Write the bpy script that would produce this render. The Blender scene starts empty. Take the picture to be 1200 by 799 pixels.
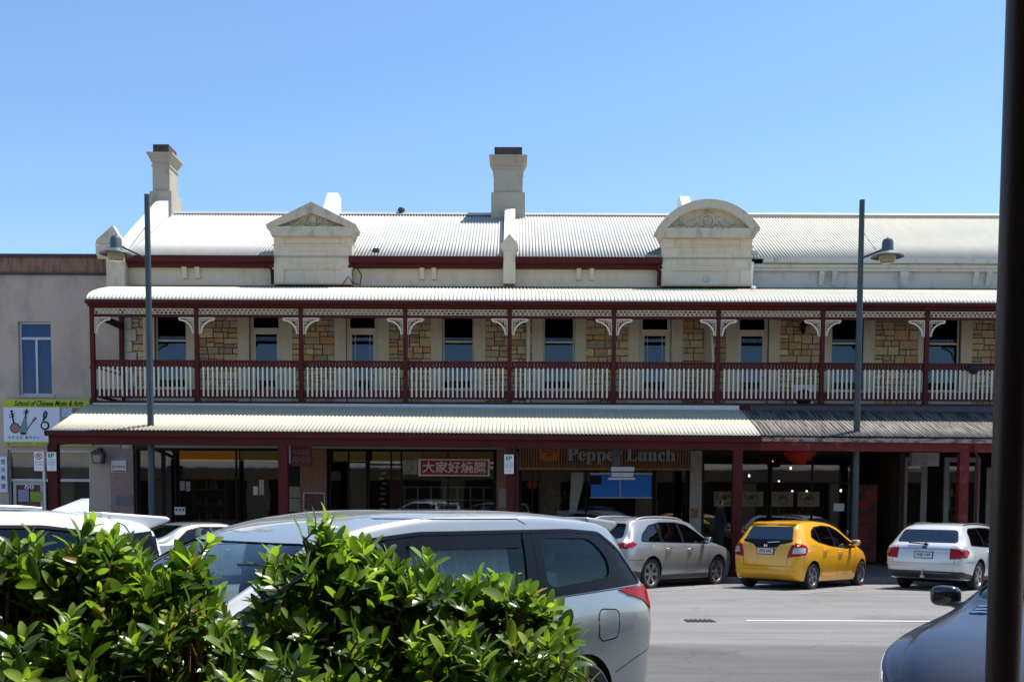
import bpy, bmesh, math, random
import numpy as np
from mathutils import Vector, Matrix
from mathutils.bvhtree import BVHTree
R = math.radians
SC = bpy.context.scene
# ------------------------------------------------------------------ camera
F = 1230.0; PITCH = R(3.4); ROLL = 0.0042; EYE = 1.8; HY = 586.0
PY = HY + F * math.tan(PITCH)
cd = bpy.data.cameras.new('camera'); cam = bpy.data.objects.new('camera', cd)
SC.collection.objects.link(cam); SC.camera = cam
cd.sensor_width = 36; cd.lens = 36 * F / 1200
cd.shift_y = (PY - 399.5) / 1200
cd.clip_start = 0.05; cd.clip_end = 9000
cam.matrix_world = Matrix.Translation((0, 0, EYE)) @ Matrix.Rotation(math.pi / 2 - PITCH, 4, 'X') @ Matrix.Rotation(ROLL, 4, 'Z')
# ------------------------------------------------------------------ light
SUN = Vector((0.40, 0.25, 1.0)).normalized()
ELEV = math.asin(SUN.z); AZ = math.atan2(SUN.x, SUN.y)
w = bpy.data.worlds.new('World'); SC.world = w; w.use_nodes = True
nt = w.node_tree; bg = nt.nodes['Background']
sky = nt.nodes.new('ShaderNodeTexSky'); sky.sky_type = 'NISHITA'; sky.sun_disc = False
sky.sun_elevation = ELEV; sky.sun_rotation = AZ; sky.air_density = 1.1; sky.dust_density = 0.3; sky.ozone_density = 2.5
hs = nt.nodes.new('ShaderNodeHueSaturation'); hs.inputs['Saturation'].default_value = 1.12
nt.links.new(sky.outputs[0], hs.inputs['Color']); nt.links.new(hs.outputs[0], bg.inputs[0]); bg.inputs[1].default_value = 0.113
ld = bpy.data.lights.new('sun', 'SUN'); ld.energy = 4.5; ld.angle = R(0.53); ld.color = (1.0, 0.955, 0.89)
lo = bpy.data.objects.new('sun', ld); SC.collection.objects.link(lo)
lo.rotation_euler = SUN.to_track_quat('Z', 'Y').to_euler(); lo.location = (20, 10, 40)
vs = SC.view_settings; vs.view_transform = 'Standard'; vs.look = 'None'; vs.exposure = 0.74; vs.gamma = 1; vs.use_curve_mapping = False
SC.cycles.max_bounces = 8; SC.cycles.transparent_max_bounces = 16
rnd = random.Random(7)

def at(px, py, Y):
    """point on the plane at distance Y seen at a pixel of the 1200x799 photograph (survey helper)"""
    u = (px - 600) / F; v = -(py - PY) / F
    c, s = math.cos(ROLL), math.sin(ROLL); u, v = u * c - v * s, u * s + v * c
    cp, sp = math.cos(PITCH), math.sin(PITCH)
    t = Y / (cp + v * sp)
    return u * t, EYE + (-sp + v * cp) * t
def ax(px, Y, py=500): return at(px, py, Y)[0]
def az(py, Y, px=600): return at(px, py, Y)[1]

# ------------------------------------------------------------------ materials
def hexlin(r, g, b): return tuple(((c / 255) / 12.92 if c / 255 <= .04045 else (((c / 255) + .055) / 1.055) ** 2.4) for c in (r, g, b))
def mat(name, col, rough=0.6, metal=0.0, var=0.0, scale=4.0, bump=0.0, bscale=60.0, coat=0.0, stretch=None, col2=None, thr=(0.45, 0.7), emit=None, spec=0.5):
    m = bpy.data.materials.new(name); m.use_nodes = True; t = m.node_tree; N = t.nodes; L = t.links
    b = N['Principled BSDF']; b.inputs['Roughness'].default_value = rough; b.inputs['Metallic'].default_value = metal
    b.inputs['Coat Weight'].default_value = coat; b.inputs['Coat Roughness'].default_value = 0.04
    b.inputs['Specular IOR Level'].default_value = spec
    b.inputs['Base Color'].default_value = (*col, 1)
    tc = N.new('ShaderNodeTexCoord'); mp = N.new('ShaderNodeMapping'); L.new(tc.outputs['Object'], mp.inputs[0])
    if stretch: mp.inputs['Scale'].default_value = stretch
    if var or col2:
        n = N.new('ShaderNodeTexNoise'); n.inputs['Scale'].default_value = scale; n.inputs['Detail'].default_value = 6; n.inputs['Roughness'].default_value = 0.65
        L.new(mp.outputs[0], n.inputs[0]); r = N.new('ShaderNodeValToRGB'); L.new(n.outputs[0], r.inputs[0])
        r.color_ramp.elements[0].position, r.color_ramp.elements[1].position = (thr if col2 else (0.3, 0.7))
        if col2: r.color_ramp.elements[0].color = (*col, 1); r.color_ramp.elements[1].color = (*col2, 1)
        else:
            r.color_ramp.elements[0].color = (*[c * (1 - var) for c in col], 1); r.color_ramp.elements[1].color = (*[min(1, c * (1 + var)) for c in col], 1)
        L.new(r.outputs[0], b.inputs['Base Color'])
    if bump:
        n2 = N.new('ShaderNodeTexNoise'); n2.inputs['Scale'].default_value = bscale; n2.inputs['Detail'].default_value = 4; L.new(tc.outputs['Object'], n2.inputs[0])
        bp = N.new('ShaderNodeBump'); bp.inputs['Strength'].default_value = bump; bp.inputs['Distance'].default_value = 0.01
        L.new(n2.outputs[0], bp.inputs['Height']); L.new(bp.outputs[0], b.inputs['Normal'])
    if emit: b.inputs['Emission Color'].default_value = (*emit[0], 1); b.inputs['Emission Strength'].default_value = emit[1]
    return m
def attrmat(name, rough=0.8, bump=0.3, bscale=40, metal=0, var=0.15, vscale=9, transl=0.0, spec=0.5):
    m = mat(name, (1, 1, 1), rough, metal, bump=bump, bscale=bscale, spec=spec); t = m.node_tree; N = t.nodes; L = t.links; b = N['Principled BSDF']
    a = N.new('ShaderNodeAttribute'); a.attribute_name = 'Col'
    tc = N.new('ShaderNodeTexCoord'); n = N.new('ShaderNodeTexNoise'); n.inputs['Scale'].default_value = vscale; n.inputs['Detail'].default_value = 6; L.new(tc.outputs['Object'], n.inputs[0])
    mr = N.new('ShaderNodeMapRange'); mr.inputs[1].default_value = .3; mr.inputs[2].default_value = .7; mr.inputs[3].default_value = 1 - var; mr.inputs[4].default_value = 1 + var; L.new(n.outputs[0], mr.inputs[0])
    mx = N.new('ShaderNodeVectorMath'); mx.operation = 'SCALE'; L.new(a.outputs['Color'], mx.inputs[0]); L.new(mr.outputs[0], mx.inputs['Scale'])
    L.new(mx.outputs[0], b.inputs['Base Color'])
    if transl:
        tr = N.new('ShaderNodeBsdfTranslucent'); ms = N.new('ShaderNodeMixShader'); ms.inputs[0].default_value = transl
        sc = N.new('ShaderNodeVectorMath'); sc.operation = 'MULTIPLY'; sc.inputs[1].default_value = (1.5, 1.7, 0.5); L.new(mx.outputs[0], sc.inputs[0]); L.new(sc.outputs[0], tr.inputs[0])
        L.new(b.outputs[0], ms.inputs[1]); L.new(tr.outputs[0], ms.inputs[2]); L.new(ms.outputs[0], N['Material Output'].inputs[0])
    return m
def glass(name, tint, ior=1.5, rough=0.0, refl=1.0):
    m = bpy.data.materials.new(name); m.use_nodes = True; t = m.node_tree; N = t.nodes; L = t.links; N.remove(N['Principled BSDF'])
    tr = N.new('ShaderNodeBsdfTransparent'); tr.inputs[0].default_value = (*tint, 1)
    g = N.new('ShaderNodeBsdfGlossy'); g.inputs['Roughness'].default_value = rough; g.inputs[0].default_value = (*((refl,)*3 if isinstance(refl, float) else refl), 1)
    fr = N.new('ShaderNodeFresnel'); fr.inputs[0].default_value = ior
    tc = N.new('ShaderNodeTexCoord'); n = N.new('ShaderNodeTexNoise'); n.inputs['Scale'].default_value = 1.3; L.new(tc.outputs['Object'], n.inputs[0])
    bp = N.new('ShaderNodeBump'); bp.inputs['Strength'].default_value = 0.05; bp.inputs['Distance'].default_value = 0.02; L.new(n.outputs[0], bp.inputs['Height']); L.new(bp.outputs[0], g.inputs['Normal'])
    mx = N.new('ShaderNodeMixShader'); L.new(fr.outputs[0], mx.inputs[0]); L.new(tr.outputs[0], mx.inputs[1]); L.new(g.outputs[0], mx.inputs[2])
    L.new(mx.outputs[0], N['Material Output'].inputs[0]); return m
def paint(name, col, metal=0.0, flake=0.0, rough=0.35):
    m = mat(name, col, rough, metal, coat=1.0, var=0.04, scale=1.5); m.node_tree.nodes['Principled BSDF'].inputs['Coat Roughness'].default_value = 0.03
    return m

M = {}
M['maroon'] = mat('maroon_paint', (.075, .0105, .010), .6, var=.18, scale=3, bump=.05, spec=.2)
M['maroon_old'] = mat('faded_maroon_paint', (.125, .014, .011), .6, spec=.25, scale=5, col2=(.26, .10, .08), thr=(.52, .85), bump=.2)
M['cream'] = mat('cream_paint', (.66, .565, .43), .7, scale=2.6, col2=(.47, .385, .28), thr=(.50, .85), bump=.15, bscale=30, stretch=(1.6, 1.6, .5))
M['cream_clean'] = mat('cream_joinery', (.72, .63, .50), .5, var=.06)
M['cream_stained'] = mat('weathered_cream_render', (.58, .50, .38), .85, scale=2.6, col2=(.25, .20, .145), thr=(.50, .80), bump=.25, bscale=25, stretch=(1.5, 1.5, .7))
M['grey_render'] = mat('old_grey_render', (.50, .50, .47), .85, scale=3.0, col2=(.22, .21, .18), thr=(.55, .8), bump=.25, bscale=25, stretch=(1, 1, .5))
M['white'] = mat('white_paint', (.78, .78, .74), .5, var=.05)
M['black'] = mat('black_trim', (.006, .006, .010), .35, spec=.18)
M['blackmatt'] = mat('black_matt', (.012, .012, .013), .8)
M['roof1'] = mat('pale_roof_iron', (.46, .45, .395), .5, scale=1.2, col2=(.38, .37, .325), thr=(.35, .75), stretch=(3, .4, 1))
M['roof2'] = mat('cream_roof_iron', (.46, .445, .36), .55, scale=1.6, col2=(.38, .36, .29), thr=(.35, .75), stretch=(3, .4, 1))
M['vroof'] = mat('verandah_roof_iron', (.56, .53, .43), .5, scale=1.5, col2=(.46, .43, .34), thr=(.5, .85), stretch=(3, .5, 1))
M['awn'] = mat('cream_awning_iron', (.64, .58, .40), .5, scale=1.5, col2=(.56, .50, .35), thr=(.4, .8), stretch=(3, .5, 1))
def rusty():
    m = mat('weathered_awning_iron', (.24, .21, .17), .7, scale=2.6, col2=(.035, .028, .024), thr=(.40, .58), stretch=(8, .35, 1)); return m
M['rust'] = rusty()
M['render'] = mat('mauve_render', (.50, .39, .32), .9, scale=1.3, col2=(.30, .235, .20), thr=(.45, .8), bump=.25, bscale=30, stretch=(1, 1, .6))
M['brown'] = mat('stained_brown_band', (.26, .14, .095), .9, scale=5, col2=(.06, .045, .035), thr=(.48, .72), stretch=(1.6, 1, .28), bump=.2)
M['chim'] = mat('grey_stained_render', (.42, .37, .30), .88, scale=2.4, col2=(.20, .17, .13), thr=(.55, .8), bump=.25, bscale=25, stretch=(1.5, 1.5, .6))
M['stain'] = mat('mossy_coping', (.06, .055, .05), .95, var=.4, scale=8, bump=.3)
M['steel'] = mat('grey_lamp_steel', (.05, .068, .08), .5, .2, var=.12, scale=6)
M['galv'] = mat('galvanised_steel', (.42, .43, .44), .4, .7, var=.12)
M['alu'] = mat('aluminium_frame', (.45, .45, .47), .4, .5)
M['brick'] = mat('brown_tile_pier', (.25, .125, .08), .6, var=.3, scale=14, bump=.2)
M['pinktile'] = mat('pink_tile_pier', (.30, .20, .175), .5, var=.3, scale=14)
M['palestone'] = mat('pale_stone_pier', (.42, .40, .36), .7, var=.2, scale=6, bump=.3)
M['floor'] = mat('dark_shop_floor', (.05, .045, .04), .4, var=.2)
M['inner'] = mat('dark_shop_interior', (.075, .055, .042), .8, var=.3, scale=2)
M['wood'] = mat('slat_timber', (.42, .24, .12), .5, scale=7, col2=(.26, .13, .06), thr=(.35, .7), stretch=(1, 1, .15))
M['deck'] = mat('balcony_boards', (.12, .08, .06), .7, var=.2)
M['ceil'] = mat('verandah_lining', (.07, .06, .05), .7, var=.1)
M['red'] = mat('red_sign', (.35, .02, .025), .5)
M['darkred'] = mat('dark_red_letters', (.14, .015, .02), .5)
M['paper'] = mat('white_paper', (.72, .74, .76), .6, var=.05)
M['signwhite'] = mat('sign_white', (.66, .70, .80), .5, var=.03)
M['lime'] = mat('lime_sign_band', (.42, .47, .02), .5)
M['green'] = mat('sign_green', (.02, .22, .08), .5)
M['signred'] = mat('sign_red', (.5, .03, .03), .5)
M['blue'] = mat('blue_reflection', (.01, .24, .95), .45)  # colour of a bright reflection in the shop glass, put on a solid panel
M['orange'] = mat('orange_logo', (.55, .17, .01), .5)
M['letters'] = mat('grey_letters', (.34, .36, .38), .35, .4)
M['olive'] = mat('olive_glow', (.17, .14, .05), .5, emit=((.30, .20, .05), .10))  # olive glow above the shop windows, made as a weakly emissive panel
M['amber'] = mat('amber_glow', (.35, .13, .02), .5, emit=((.5, .17, .02), .18))  # amber ceiling glow put into a coloured, faintly emitting panel
M['bulb'] = mat('lit_bulb', (1, .9, .7), .5, emit=((1, .85, .6), 4.0))
M['redlit'] = mat('red_lantern_cloth', (.28, .012, .01), .7, emit=((.6, .02, .01), .02))
M['redboard'] = mat('red_wall_board', (.22, .010, .008), .6, scale=2.0, col2=(.04, .006, .006), thr=(.45, .55))
M['glass'] = glass('window_glass', (.68, .72, .74), 1.75)
M['glass_up'] = glass('upper_window_glass', (.45, .5, .55), 1.7, refl=(.50, .66, .88))
M['glass_blue'] = glass('blue_window_glass', (.6, .75, .9), 1.36)
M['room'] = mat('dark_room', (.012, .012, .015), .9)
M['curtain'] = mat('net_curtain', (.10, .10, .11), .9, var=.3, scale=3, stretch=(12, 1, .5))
M['skin'] = mat('skin', (.30, .16, .11), .5)
M['cloth'] = mat('black_cloth', (.02, .02, .022), .9)
M['hair'] = mat('dark_hair', (.015, .012, .01), .6)

# ------------------------------------------------------------------ mesh helpers
class MB:
    def __init__(s): s.v = []; s.f = []; s.mi = []; s.c = []; s.cur = 0; s.col = (1, 1, 1, 1)
    def add(s, vs, fs):
        o = len(s.v); s.v += [tuple(p) for p in vs]
        for f in fs: s.f.append(tuple(i + o for i in f)); s.mi.append(s.cur); s.c.append(s.col)
        return s
    def box(s, x0, x1, y0, y1, z0, z1):
        return s.add([(x0,y0,z0),(x1,y0,z0),(x1,y1,z0),(x0,y1,z0),(x0,y0,z1),(x1,y0,z1),(x1,y1,z1),(x0,y1,z1)],
                     [(0,3,2,1),(4,5,6,7),(0,1,5,4),(1,2,6,5),(2,3,7,6),(3,0,4,7)])
    def cbox(s, c, d): return s.box(c[0]-d[0]/2, c[0]+d[0]/2, c[1]-d[1]/2, c[1]+d[1]/2, c[2]-d[2]/2, c[2]+d[2]/2)
    def quad(s, *p): return s.add(p, [tuple(range(len(p)))])
    def prism(s, poly, axis, a, b):
        """poly of 2D points; axis y: (x,z) between y=a and b; axis x: (y,z); axis z: (x,y)"""
        def P(p, t): return {'y': (p[0], t, p[1]), 'x': (t, p[0], p[1]), 'z': (p[0], p[1], t)}[axis]
        n = len(poly); vs = [P(p, a) for p in poly] + [P(p, b) for p in poly]
        fs = [tuple(range(n))[::-1], tuple(range(n, 2*n))] + [(i, (i+1) % n, (i+1) % n + n, i + n) for i in range(n)]
        return s.add(vs, fs)
    def tube(s, pts, r, n=8, cap=True):
        pts = [Vector(p) for p in pts]; rs = r if isinstance(r, (list, tuple)) else [r] * len(pts)
        rings = []
        for i, p in enumerate(pts):
            d = (pts[min(i+1, len(pts)-1)] - pts[max(i-1, 0)]).normalized()
            u = d.orthogonal().normalized() if i == 0 else (u - d * u.dot(d)).normalized()
            v = d.cross(u)
            rings.append([p + (u * math.cos(2*math.pi*k/n) + v * math.sin(2*math.pi*k/n)) * rs[i] for k in range(n)])
        vs = [q for rg in rings for q in rg]
        fs = [(i*n+k, i*n+(k+1) % n, (i+1)*n+(k+1) % n, (i+1)*n+k) for i in range(len(pts)-1) for k in range(n)]
        if cap: fs += [tuple(range(n))[::-1], tuple((len(pts)-1)*n + k for k in range(n))]
        return s.add(vs, fs)
    def lathe(s, prof, c=(0,0,0), n=24, axis='z'):
        """prof of (radius, height)"""
        vs = []
        for (r, h) in prof:
            for k in range(n):
                a = 2*math.pi*k/n; x, y = r*math.cos(a), r*math.sin(a)
                vs.append({'z': (c[0]+x, c[1]+y, c[2]+h), 'y': (c[0]+x, c[1]+h, c[2]+y), 'x': (c[0]+h, c[1]+x, c[2]+y)}[axis])
        fs = [(i*n+k, i*n+(k+1) % n, (i+1)*n+(k+1) % n, (i+1)*n+k) for i in range(len(prof)-1) for k in range(n)]
        return s.add(vs, fs)
    def ball(s, c, r, n=10, m=6):
        rx, ry, rz = r if isinstance(r, tuple) else (r, r, r); vs = []; fs = []
        for j in range(m+1):
            th = math.pi*j/m
            for k in range(n): a = 2*math.pi*k/n; vs.append((c[0]+rx*math.sin(th)*math.cos(a), c[1]+ry*math.sin(th)*math.sin(a), c[2]+rz*math.cos(th)))
        for j in range(m):
            for k in range(n): fs.append((j*n+k, (j+1)*n+k, (j+1)*n+(k+1) % n, j*n+(k+1) % n))
        return s.add(vs, fs)
    def sball(s, c, r, p=.6, n=18, m=12):
        k = len(s.v); s.ball((0,0,0), (1,1,1), n, m); f = lambda a: math.copysign(abs(a)**p, a)
        for i in range(k, len(s.v)): x, y, z = s.v[i]; s.v[i] = (c[0]+r[0]*f(x), c[1]+r[1]*f(y), c[2]+r[2]*f(z))
        return s
    def build(s, name, mats, parent=None, smooth=None, clean=False, world=False, cols=False):
        me = bpy.data.meshes.new(name); me.from_pydata(s.v, [], s.f)
        if not isinstance(mats, (list, tuple)): mats = [mats]
        for m in mats: me.materials.append(m)
        me.polygons.foreach_set('material_index', s.mi)
        if cols:
            ca = me.color_attributes.new('Col', 'FLOAT_COLOR', 'CORNER'); arr = np.array([c for f, c in zip(s.f, s.c) for _ in f], dtype=np.float32).ravel()
            ca.data.foreach_set('color', arr)
        bm = bmesh.new(); bm.from_mesh(me)
        if clean: bmesh.ops.remove_doubles(bm, verts=bm.verts, dist=1e-5)
        bmesh.ops.recalc_face_normals(bm, faces=bm.faces); bm.to_mesh(me); bm.free()
        if smooth:
            me.polygons.foreach_set('use_smooth', [True]*len(me.polygons)); me.set_sharp_from_angle(angle=R(smooth))
        return link(name, me, parent, world)
def link(name, me, parent=None, world=False):
    o = bpy.data.objects.new(name, me); SC.collection.objects.link(o)
    if parent is not None:
        o.parent = parent
        if world and parent.type == 'EMPTY': o.location = -Vector(parent.location)
    return o
def tag(o, label=None, cat=None, group=None, kind=None):
    if label: o['label'] = label
    if cat: o['category'] = cat
    if group: o['group'] = group
    if kind: o['kind'] = kind
    return o
def thing(name, label, cat, loc=(0,0,0), rz=0, group=None):
    o = bpy.data.objects.new(name, None); SC.collection.objects.link(o); o.location = loc; o.rotation_euler = (0, 0, rz); o.empty_display_size = .2
    return tag(o, label, cat, group)
def copy_tree(o, parent=None):
    c = o.copy(); SC.collection.objects.link(c)
    if parent is not None: c.parent = parent
    for ch in list(o.children): copy_tree(ch, c)
    return c
def text_mb(mb, s, w, h, mtx, depth=.006, shear=0.0, align='C', bold=0.0):
    """append lettering to mb, scaled to width w and cap height h, lying in mtx's XY plane"""
    cu = bpy.data.curves.new('lettering', 'FONT'); cu.body = s; cu.size = 1; cu.extrude = 0; cu.shear = shear; cu.offset = bold; cu.resolution_u = 2
    o = bpy.data.objects.new('lettering', cu); SC.collection.objects.link(o)
    bpy.context.view_layer.update(); dg = bpy.context.evaluated_depsgraph_get()
    me = bpy.data.meshes.new_from_object(o.evaluated_get(dg)); bpy.data.objects.remove(o)
    n = len(me.vertices)
    if n:
        a = np.empty(n*3); me.vertices.foreach_get('co', a); a = a.reshape(-1, 3); lo_, hi = a.min(0), a.max(0)
        sx = w / max(1e-6, hi[0]-lo_[0]); sy = h / max(1e-6, hi[1]-lo_[1])
        cx = (lo_[0]+hi[0])/2 if align == 'C' else lo_[0]; cy = lo_[1]
        P = [mtx @ Vector(((p[0]-cx)*sx, (p[1]-cy)*sy, depth)) for p in a]
        mb.add(P, [tuple(pl.vertices) for pl in me.polygons])
    bpy.data.meshes.remove(me)
def front(x, y, z):  # lettering facing -Y with its base centre at x,y,z
    return Matrix.Translation((x, y, z)) @ Matrix(((1,0,0,0),(0,0,-1,0),(0,1,0,0),(0,0,0,1)))
def back(x, y, z):   # lettering facing -X (rear of a car whose nose is +X)
    return Matrix.Translation((x, y, z)) @ Matrix(((0,0,-1,0),(-1,0,0,0),(0,1,0,0),(0,0,0,1)))
def corrugated(name, x0, x1, prof, m, parent, period=.1, amp=.013, world=True, slope=0.0, thick=.004):
    """prof: list of (y,z) from eave to top; waves run along x"""
    n = int((x1-x0)/period*6); vs = []; fs = []
    for i in range(n+1):
        x = x0 + (x1-x0)*i/n; dz = amp*math.sin(2*math.pi*x/period)
        for (y, z) in prof: vs.append((x, y, z + dz + slope*x))
    k = len(prof)
    for i in range(n):
        for j in range(k-1): fs.append((i*k+j, (i+1)*k+j, (i+1)*k+j+1, i*k+j+1))
    mb = MB().add(vs, fs)
    o = mb.build(name, m, parent, smooth=60, world=world)
    md = o.modifiers.new('sheet', 'SOLIDIFY'); md.thickness = thick; md.offset = -1
    return o
def holes_wall(mb, x0, x1, z0, z1, y, th, holes):
    """wall facing -Y with rectangular openings and reveals"""
    xs = sorted({x0, x1, *[h[0] for h in holes], *[h[1] for h in holes]}); zs = sorted({z0, z1, *[h[2] for h in holes], *[h[3] for h in holes]})
    xs = [x for x in xs if x0 <= x <= x1]; zs = [z for z in zs if z0 <= z <= z1]
    def solid(i, j):
        if not (0 <= i < len(xs)-1 and 0 <= j < len(zs)-1): return False
        cx, cz = (xs[i]+xs[i+1])/2, (zs[j]+zs[j+1])/2
        return not any(h[0] < cx < h[1] and h[2] < cz < h[3] for h in holes)
    for i in range(len(xs)-1):
        for j in range(len(zs)-1):
            if not solid(i, j): continue
            a, b, c, d = xs[i], xs[i+1], zs[j], zs[j+1]
            mb.quad((a,y,c),(b,y,c),(b,y,d),(a,y,d)); mb.quad((a,y+th,c),(b,y+th,c),(b,y+th,d),(a,y+th,d))
            if not solid(i-1, j): mb.quad((a,y,c),(a,y+th,c),(a,y+th,d),(a,y,d))
            if not solid(i+1, j): mb.quad((b,y,c),(b,y+th,c),(b,y+th,d),(b,y,d))
            if not solid(i, j-1): mb.quad((a,y,c),(b,y,c),(b,y+th,c),(a,y+th,c))
            if not solid(i, j+1): mb.quad((a,y,d),(b,y,d),(b,y+th,d),(a,y+th,d))
# ------------------------------------------------------------------ ground
def asphalt():
    m = mat('asphalt', (.2, .2, .2), .9, bump=.6, bscale=160, spec=.15); t = m.node_tree; N = t.nodes; L = t.links; b = N['Principled BSDF']
    tc = N.new('ShaderNodeTexCoord')
    n1 = N.new('ShaderNodeTexNoise'); n1.inputs['Scale'].default_value = 38; n1.inputs['Detail'].default_value = 8; n1.inputs['Roughness'].default_value = .85; L.new(tc.outputs['Object'], n1.inputs[0])
    mp = N.new('ShaderNodeMapping'); mp.inputs['Scale'].default_value = (.12, .9, 1); L.new(tc.outputs['Object'], mp.inputs[0])
    n2 = N.new('ShaderNodeTexNoise'); n2.inputs['Scale'].default_value = 1.8; n2.inputs['Detail'].default_value = 8; n2.inputs['Roughness'].default_value = .7; L.new(mp.outputs[0], n2.inputs[0])
    sep = N.new('ShaderNodeSeparateXYZ'); L.new(tc.outputs['Object'], sep.inputs[0])
    rp = N.new('ShaderNodeValToRGB'); e = rp.color_ramp.elements
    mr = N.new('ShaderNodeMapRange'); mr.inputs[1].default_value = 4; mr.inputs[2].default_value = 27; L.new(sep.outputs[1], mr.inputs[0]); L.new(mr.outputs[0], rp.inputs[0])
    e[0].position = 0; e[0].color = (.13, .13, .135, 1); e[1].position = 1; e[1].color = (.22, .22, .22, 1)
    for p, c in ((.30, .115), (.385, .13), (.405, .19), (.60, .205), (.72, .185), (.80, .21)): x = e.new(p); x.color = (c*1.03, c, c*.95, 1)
    m1 = N.new('ShaderNodeMapRange'); m1.inputs[1].default_value = .3; m1.inputs[2].default_value = .7; m1.inputs[3].default_value = .55; m1.inputs[4].default_value = 1.45; L.new(n1.outputs[0], m1.inputs[0])
    m2 = N.new('ShaderNodeMapRange'); m2.inputs[1].default_value = .3; m2.inputs[2].default_value = .7; m2.inputs[3].default_value = .76; m2.inputs[4].default_value = 1.2; L.new(n2.outputs[0], m2.inputs[0])
    mu = N.new('ShaderNodeMath'); mu.operation = 'MULTIPLY'; L.new(m1.outputs[0], mu.inputs[0]); L.new(m2.outputs[0], mu.inputs[1])
    vo = N.new('ShaderNodeTexVoronoi'); vo.feature = 'DISTANCE_TO_EDGE'; vo.inputs['Scale'].default_value = .33
    nd = N.new('ShaderNodeTexNoise'); nd.inputs['Scale'].default_value = 1.2; nd.inputs['Detail'].default_value = 6; L.new(tc.outputs['Object'], nd.inputs[0])
    va = N.new('ShaderNodeVectorMath'); va.operation = 'MULTIPLY_ADD'; va.inputs[1].default_value = (.9, .9, .9); L.new(nd.outputs['Color'], va.inputs[0]); L.new(tc.outputs['Object'], va.inputs[2]); L.new(va.outputs[0], vo.inputs['Vector'])
    mc = N.new('ShaderNodeMapRange'); mc.inputs[1].default_value = .0; mc.inputs[2].default_value = .007; mc.inputs[3].default_value = .80; mc.inputs[4].default_value = 1; L.new(vo.outputs['Distance'], mc.inputs[0])
    n3 = N.new('ShaderNodeTexNoise'); n3.inputs['Scale'].default_value = .45; n3.inputs['Detail'].default_value = 5; L.new(tc.outputs['Object'], n3.inputs[0])
    m3 = N.new('ShaderNodeMapRange'); m3.inputs[1].default_value = .56; m3.inputs[2].default_value = .68; m3.inputs[3].default_value = 1; m3.inputs[4].default_value = .70; L.new(n3.outputs[0], m3.inputs[0])
    mu2 = N.new('ShaderNodeMath'); mu2.operation = 'MULTIPLY'; L.new(mc.outputs[0], mu2.inputs[0]); L.new(m3.outputs[0], mu2.inputs[1])
    mu3 = N.new('ShaderNodeMath'); mu3.operation = 'MULTIPLY'; L.new(mu.outputs[0], mu3.inputs[0]); L.new(mu2.outputs[0], mu3.inputs[1]); mu = mu3
    vm = N.new('ShaderNodeVectorMath'); vm.operation = 'SCALE'; L.new(rp.outputs[0], vm.inputs[0]); L.new(mu.outputs[0], vm.inputs['Scale'])
    L.new(vm.outputs[0], b.inputs['Base Color']); return m
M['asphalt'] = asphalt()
M['paving'] = mat('concrete_paving', (.26, .25, .23), .85, var=.2, scale=2, bump=.2)
M['kerbm'] = mat('kerb_concrete', (.34, .33, .31), .85, var=.15, scale=3, bump=.2)
M['earth'] = mat('far_ground', (.16, .15, .12), .95, var=.2, scale=.2)
def gz(Y):
    return 0.0 if Y < 19 else -0.03 * (Y - 19)
KF = 25.95; KN = 4.35
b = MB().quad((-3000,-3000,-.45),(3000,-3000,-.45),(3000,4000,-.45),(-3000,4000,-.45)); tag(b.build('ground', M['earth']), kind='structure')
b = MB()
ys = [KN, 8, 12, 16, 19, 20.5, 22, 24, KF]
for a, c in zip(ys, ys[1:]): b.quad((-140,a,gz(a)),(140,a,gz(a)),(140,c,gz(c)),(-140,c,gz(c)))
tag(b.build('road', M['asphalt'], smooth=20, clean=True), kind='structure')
b = MB().box(-140,140,KF,KF+.15,-.4,gz(KF)+.13); tag(b.build('far_kerb', M['kerbm']), kind='structure')
b = MB().box(-140,140,KF+.15,60,-.4,gz(KF)+.125)
tag(b.build('far_pavement', M['paving']), kind='structure'); PZ = gz(KF)+.125
b = MB().box(-140,140,KN-.15,KN,-.4,.13); tag(b.build('near_kerb', M['kerbm']), kind='structure')
b = MB().box(-140,140,-30,KN-.15,-.4,.126); tag(b.build('near_pavement', M['paving']), kind='structure')
M['line'] = mat('road_paint', (.62, .62, .60), .7, scale=9, col2=(.30, .30, .30), thr=(.55, .75))
b = MB()
for k in range(-6, 7):
    x = 3.55 + 9*k
    if k in (-1,): continue
    b.quad((x,15.74,.006),(x+3.1,15.74,.006),(x+3.1,15.84,.006),(x,15.84,.006))
tag(b.build('lane_marking', M['line']), kind='structure')
M['line2'] = mat('worn_road_paint', (.40, .40, .39), .8, scale=6, col2=(.21, .21, .21), thr=(.42, .6))
b = MB()
for k in range(-12, 12):
    x = 2.1 + 3.6*k; y0, y1 = 21.0, 25.8; s = math.tan(R(43))
    for q in range(4):
        a0 = y0+(y1-y0)*q/4; a1 = y0+(y1-y0)*(q+1)/4
        b.quad((x+(a0-y0)*s,a0,gz(a0)+.008),(x+.09+(a0-y0)*s,a0,gz(a0)+.008),(x+.09+(a1-y0)*s,a1,gz(a1)+.008),(x+(a1-y0)*s,a1,gz(a1)+.008))
    b.quad((x+1.2-.3,8.2,.007),(x+1.2-.2,8.2,.007),(x-2.2,KN+.05,.007),(x-2.3,KN+.05,.007))
tag(b.build('parking_bay_marking', M['line2']), kind='structure')
g = MB(); dx, dy = 2.83, 15.72
g.box(dx-.22, dx+.22, dy-.16, dy+.16, -.01, .008)
for i in range(6): g.box(dx-.2+i*.07, dx-.17+i*.07, dy-.12, dy+.12, .008, .02)
tag(g.build('drain_cover', mat('rusty_iron', (.035, .03, .028), .7, var=.3, scale=20)), 'small dark iron drain cover set in the middle of the road', 'drain cover')

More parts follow.
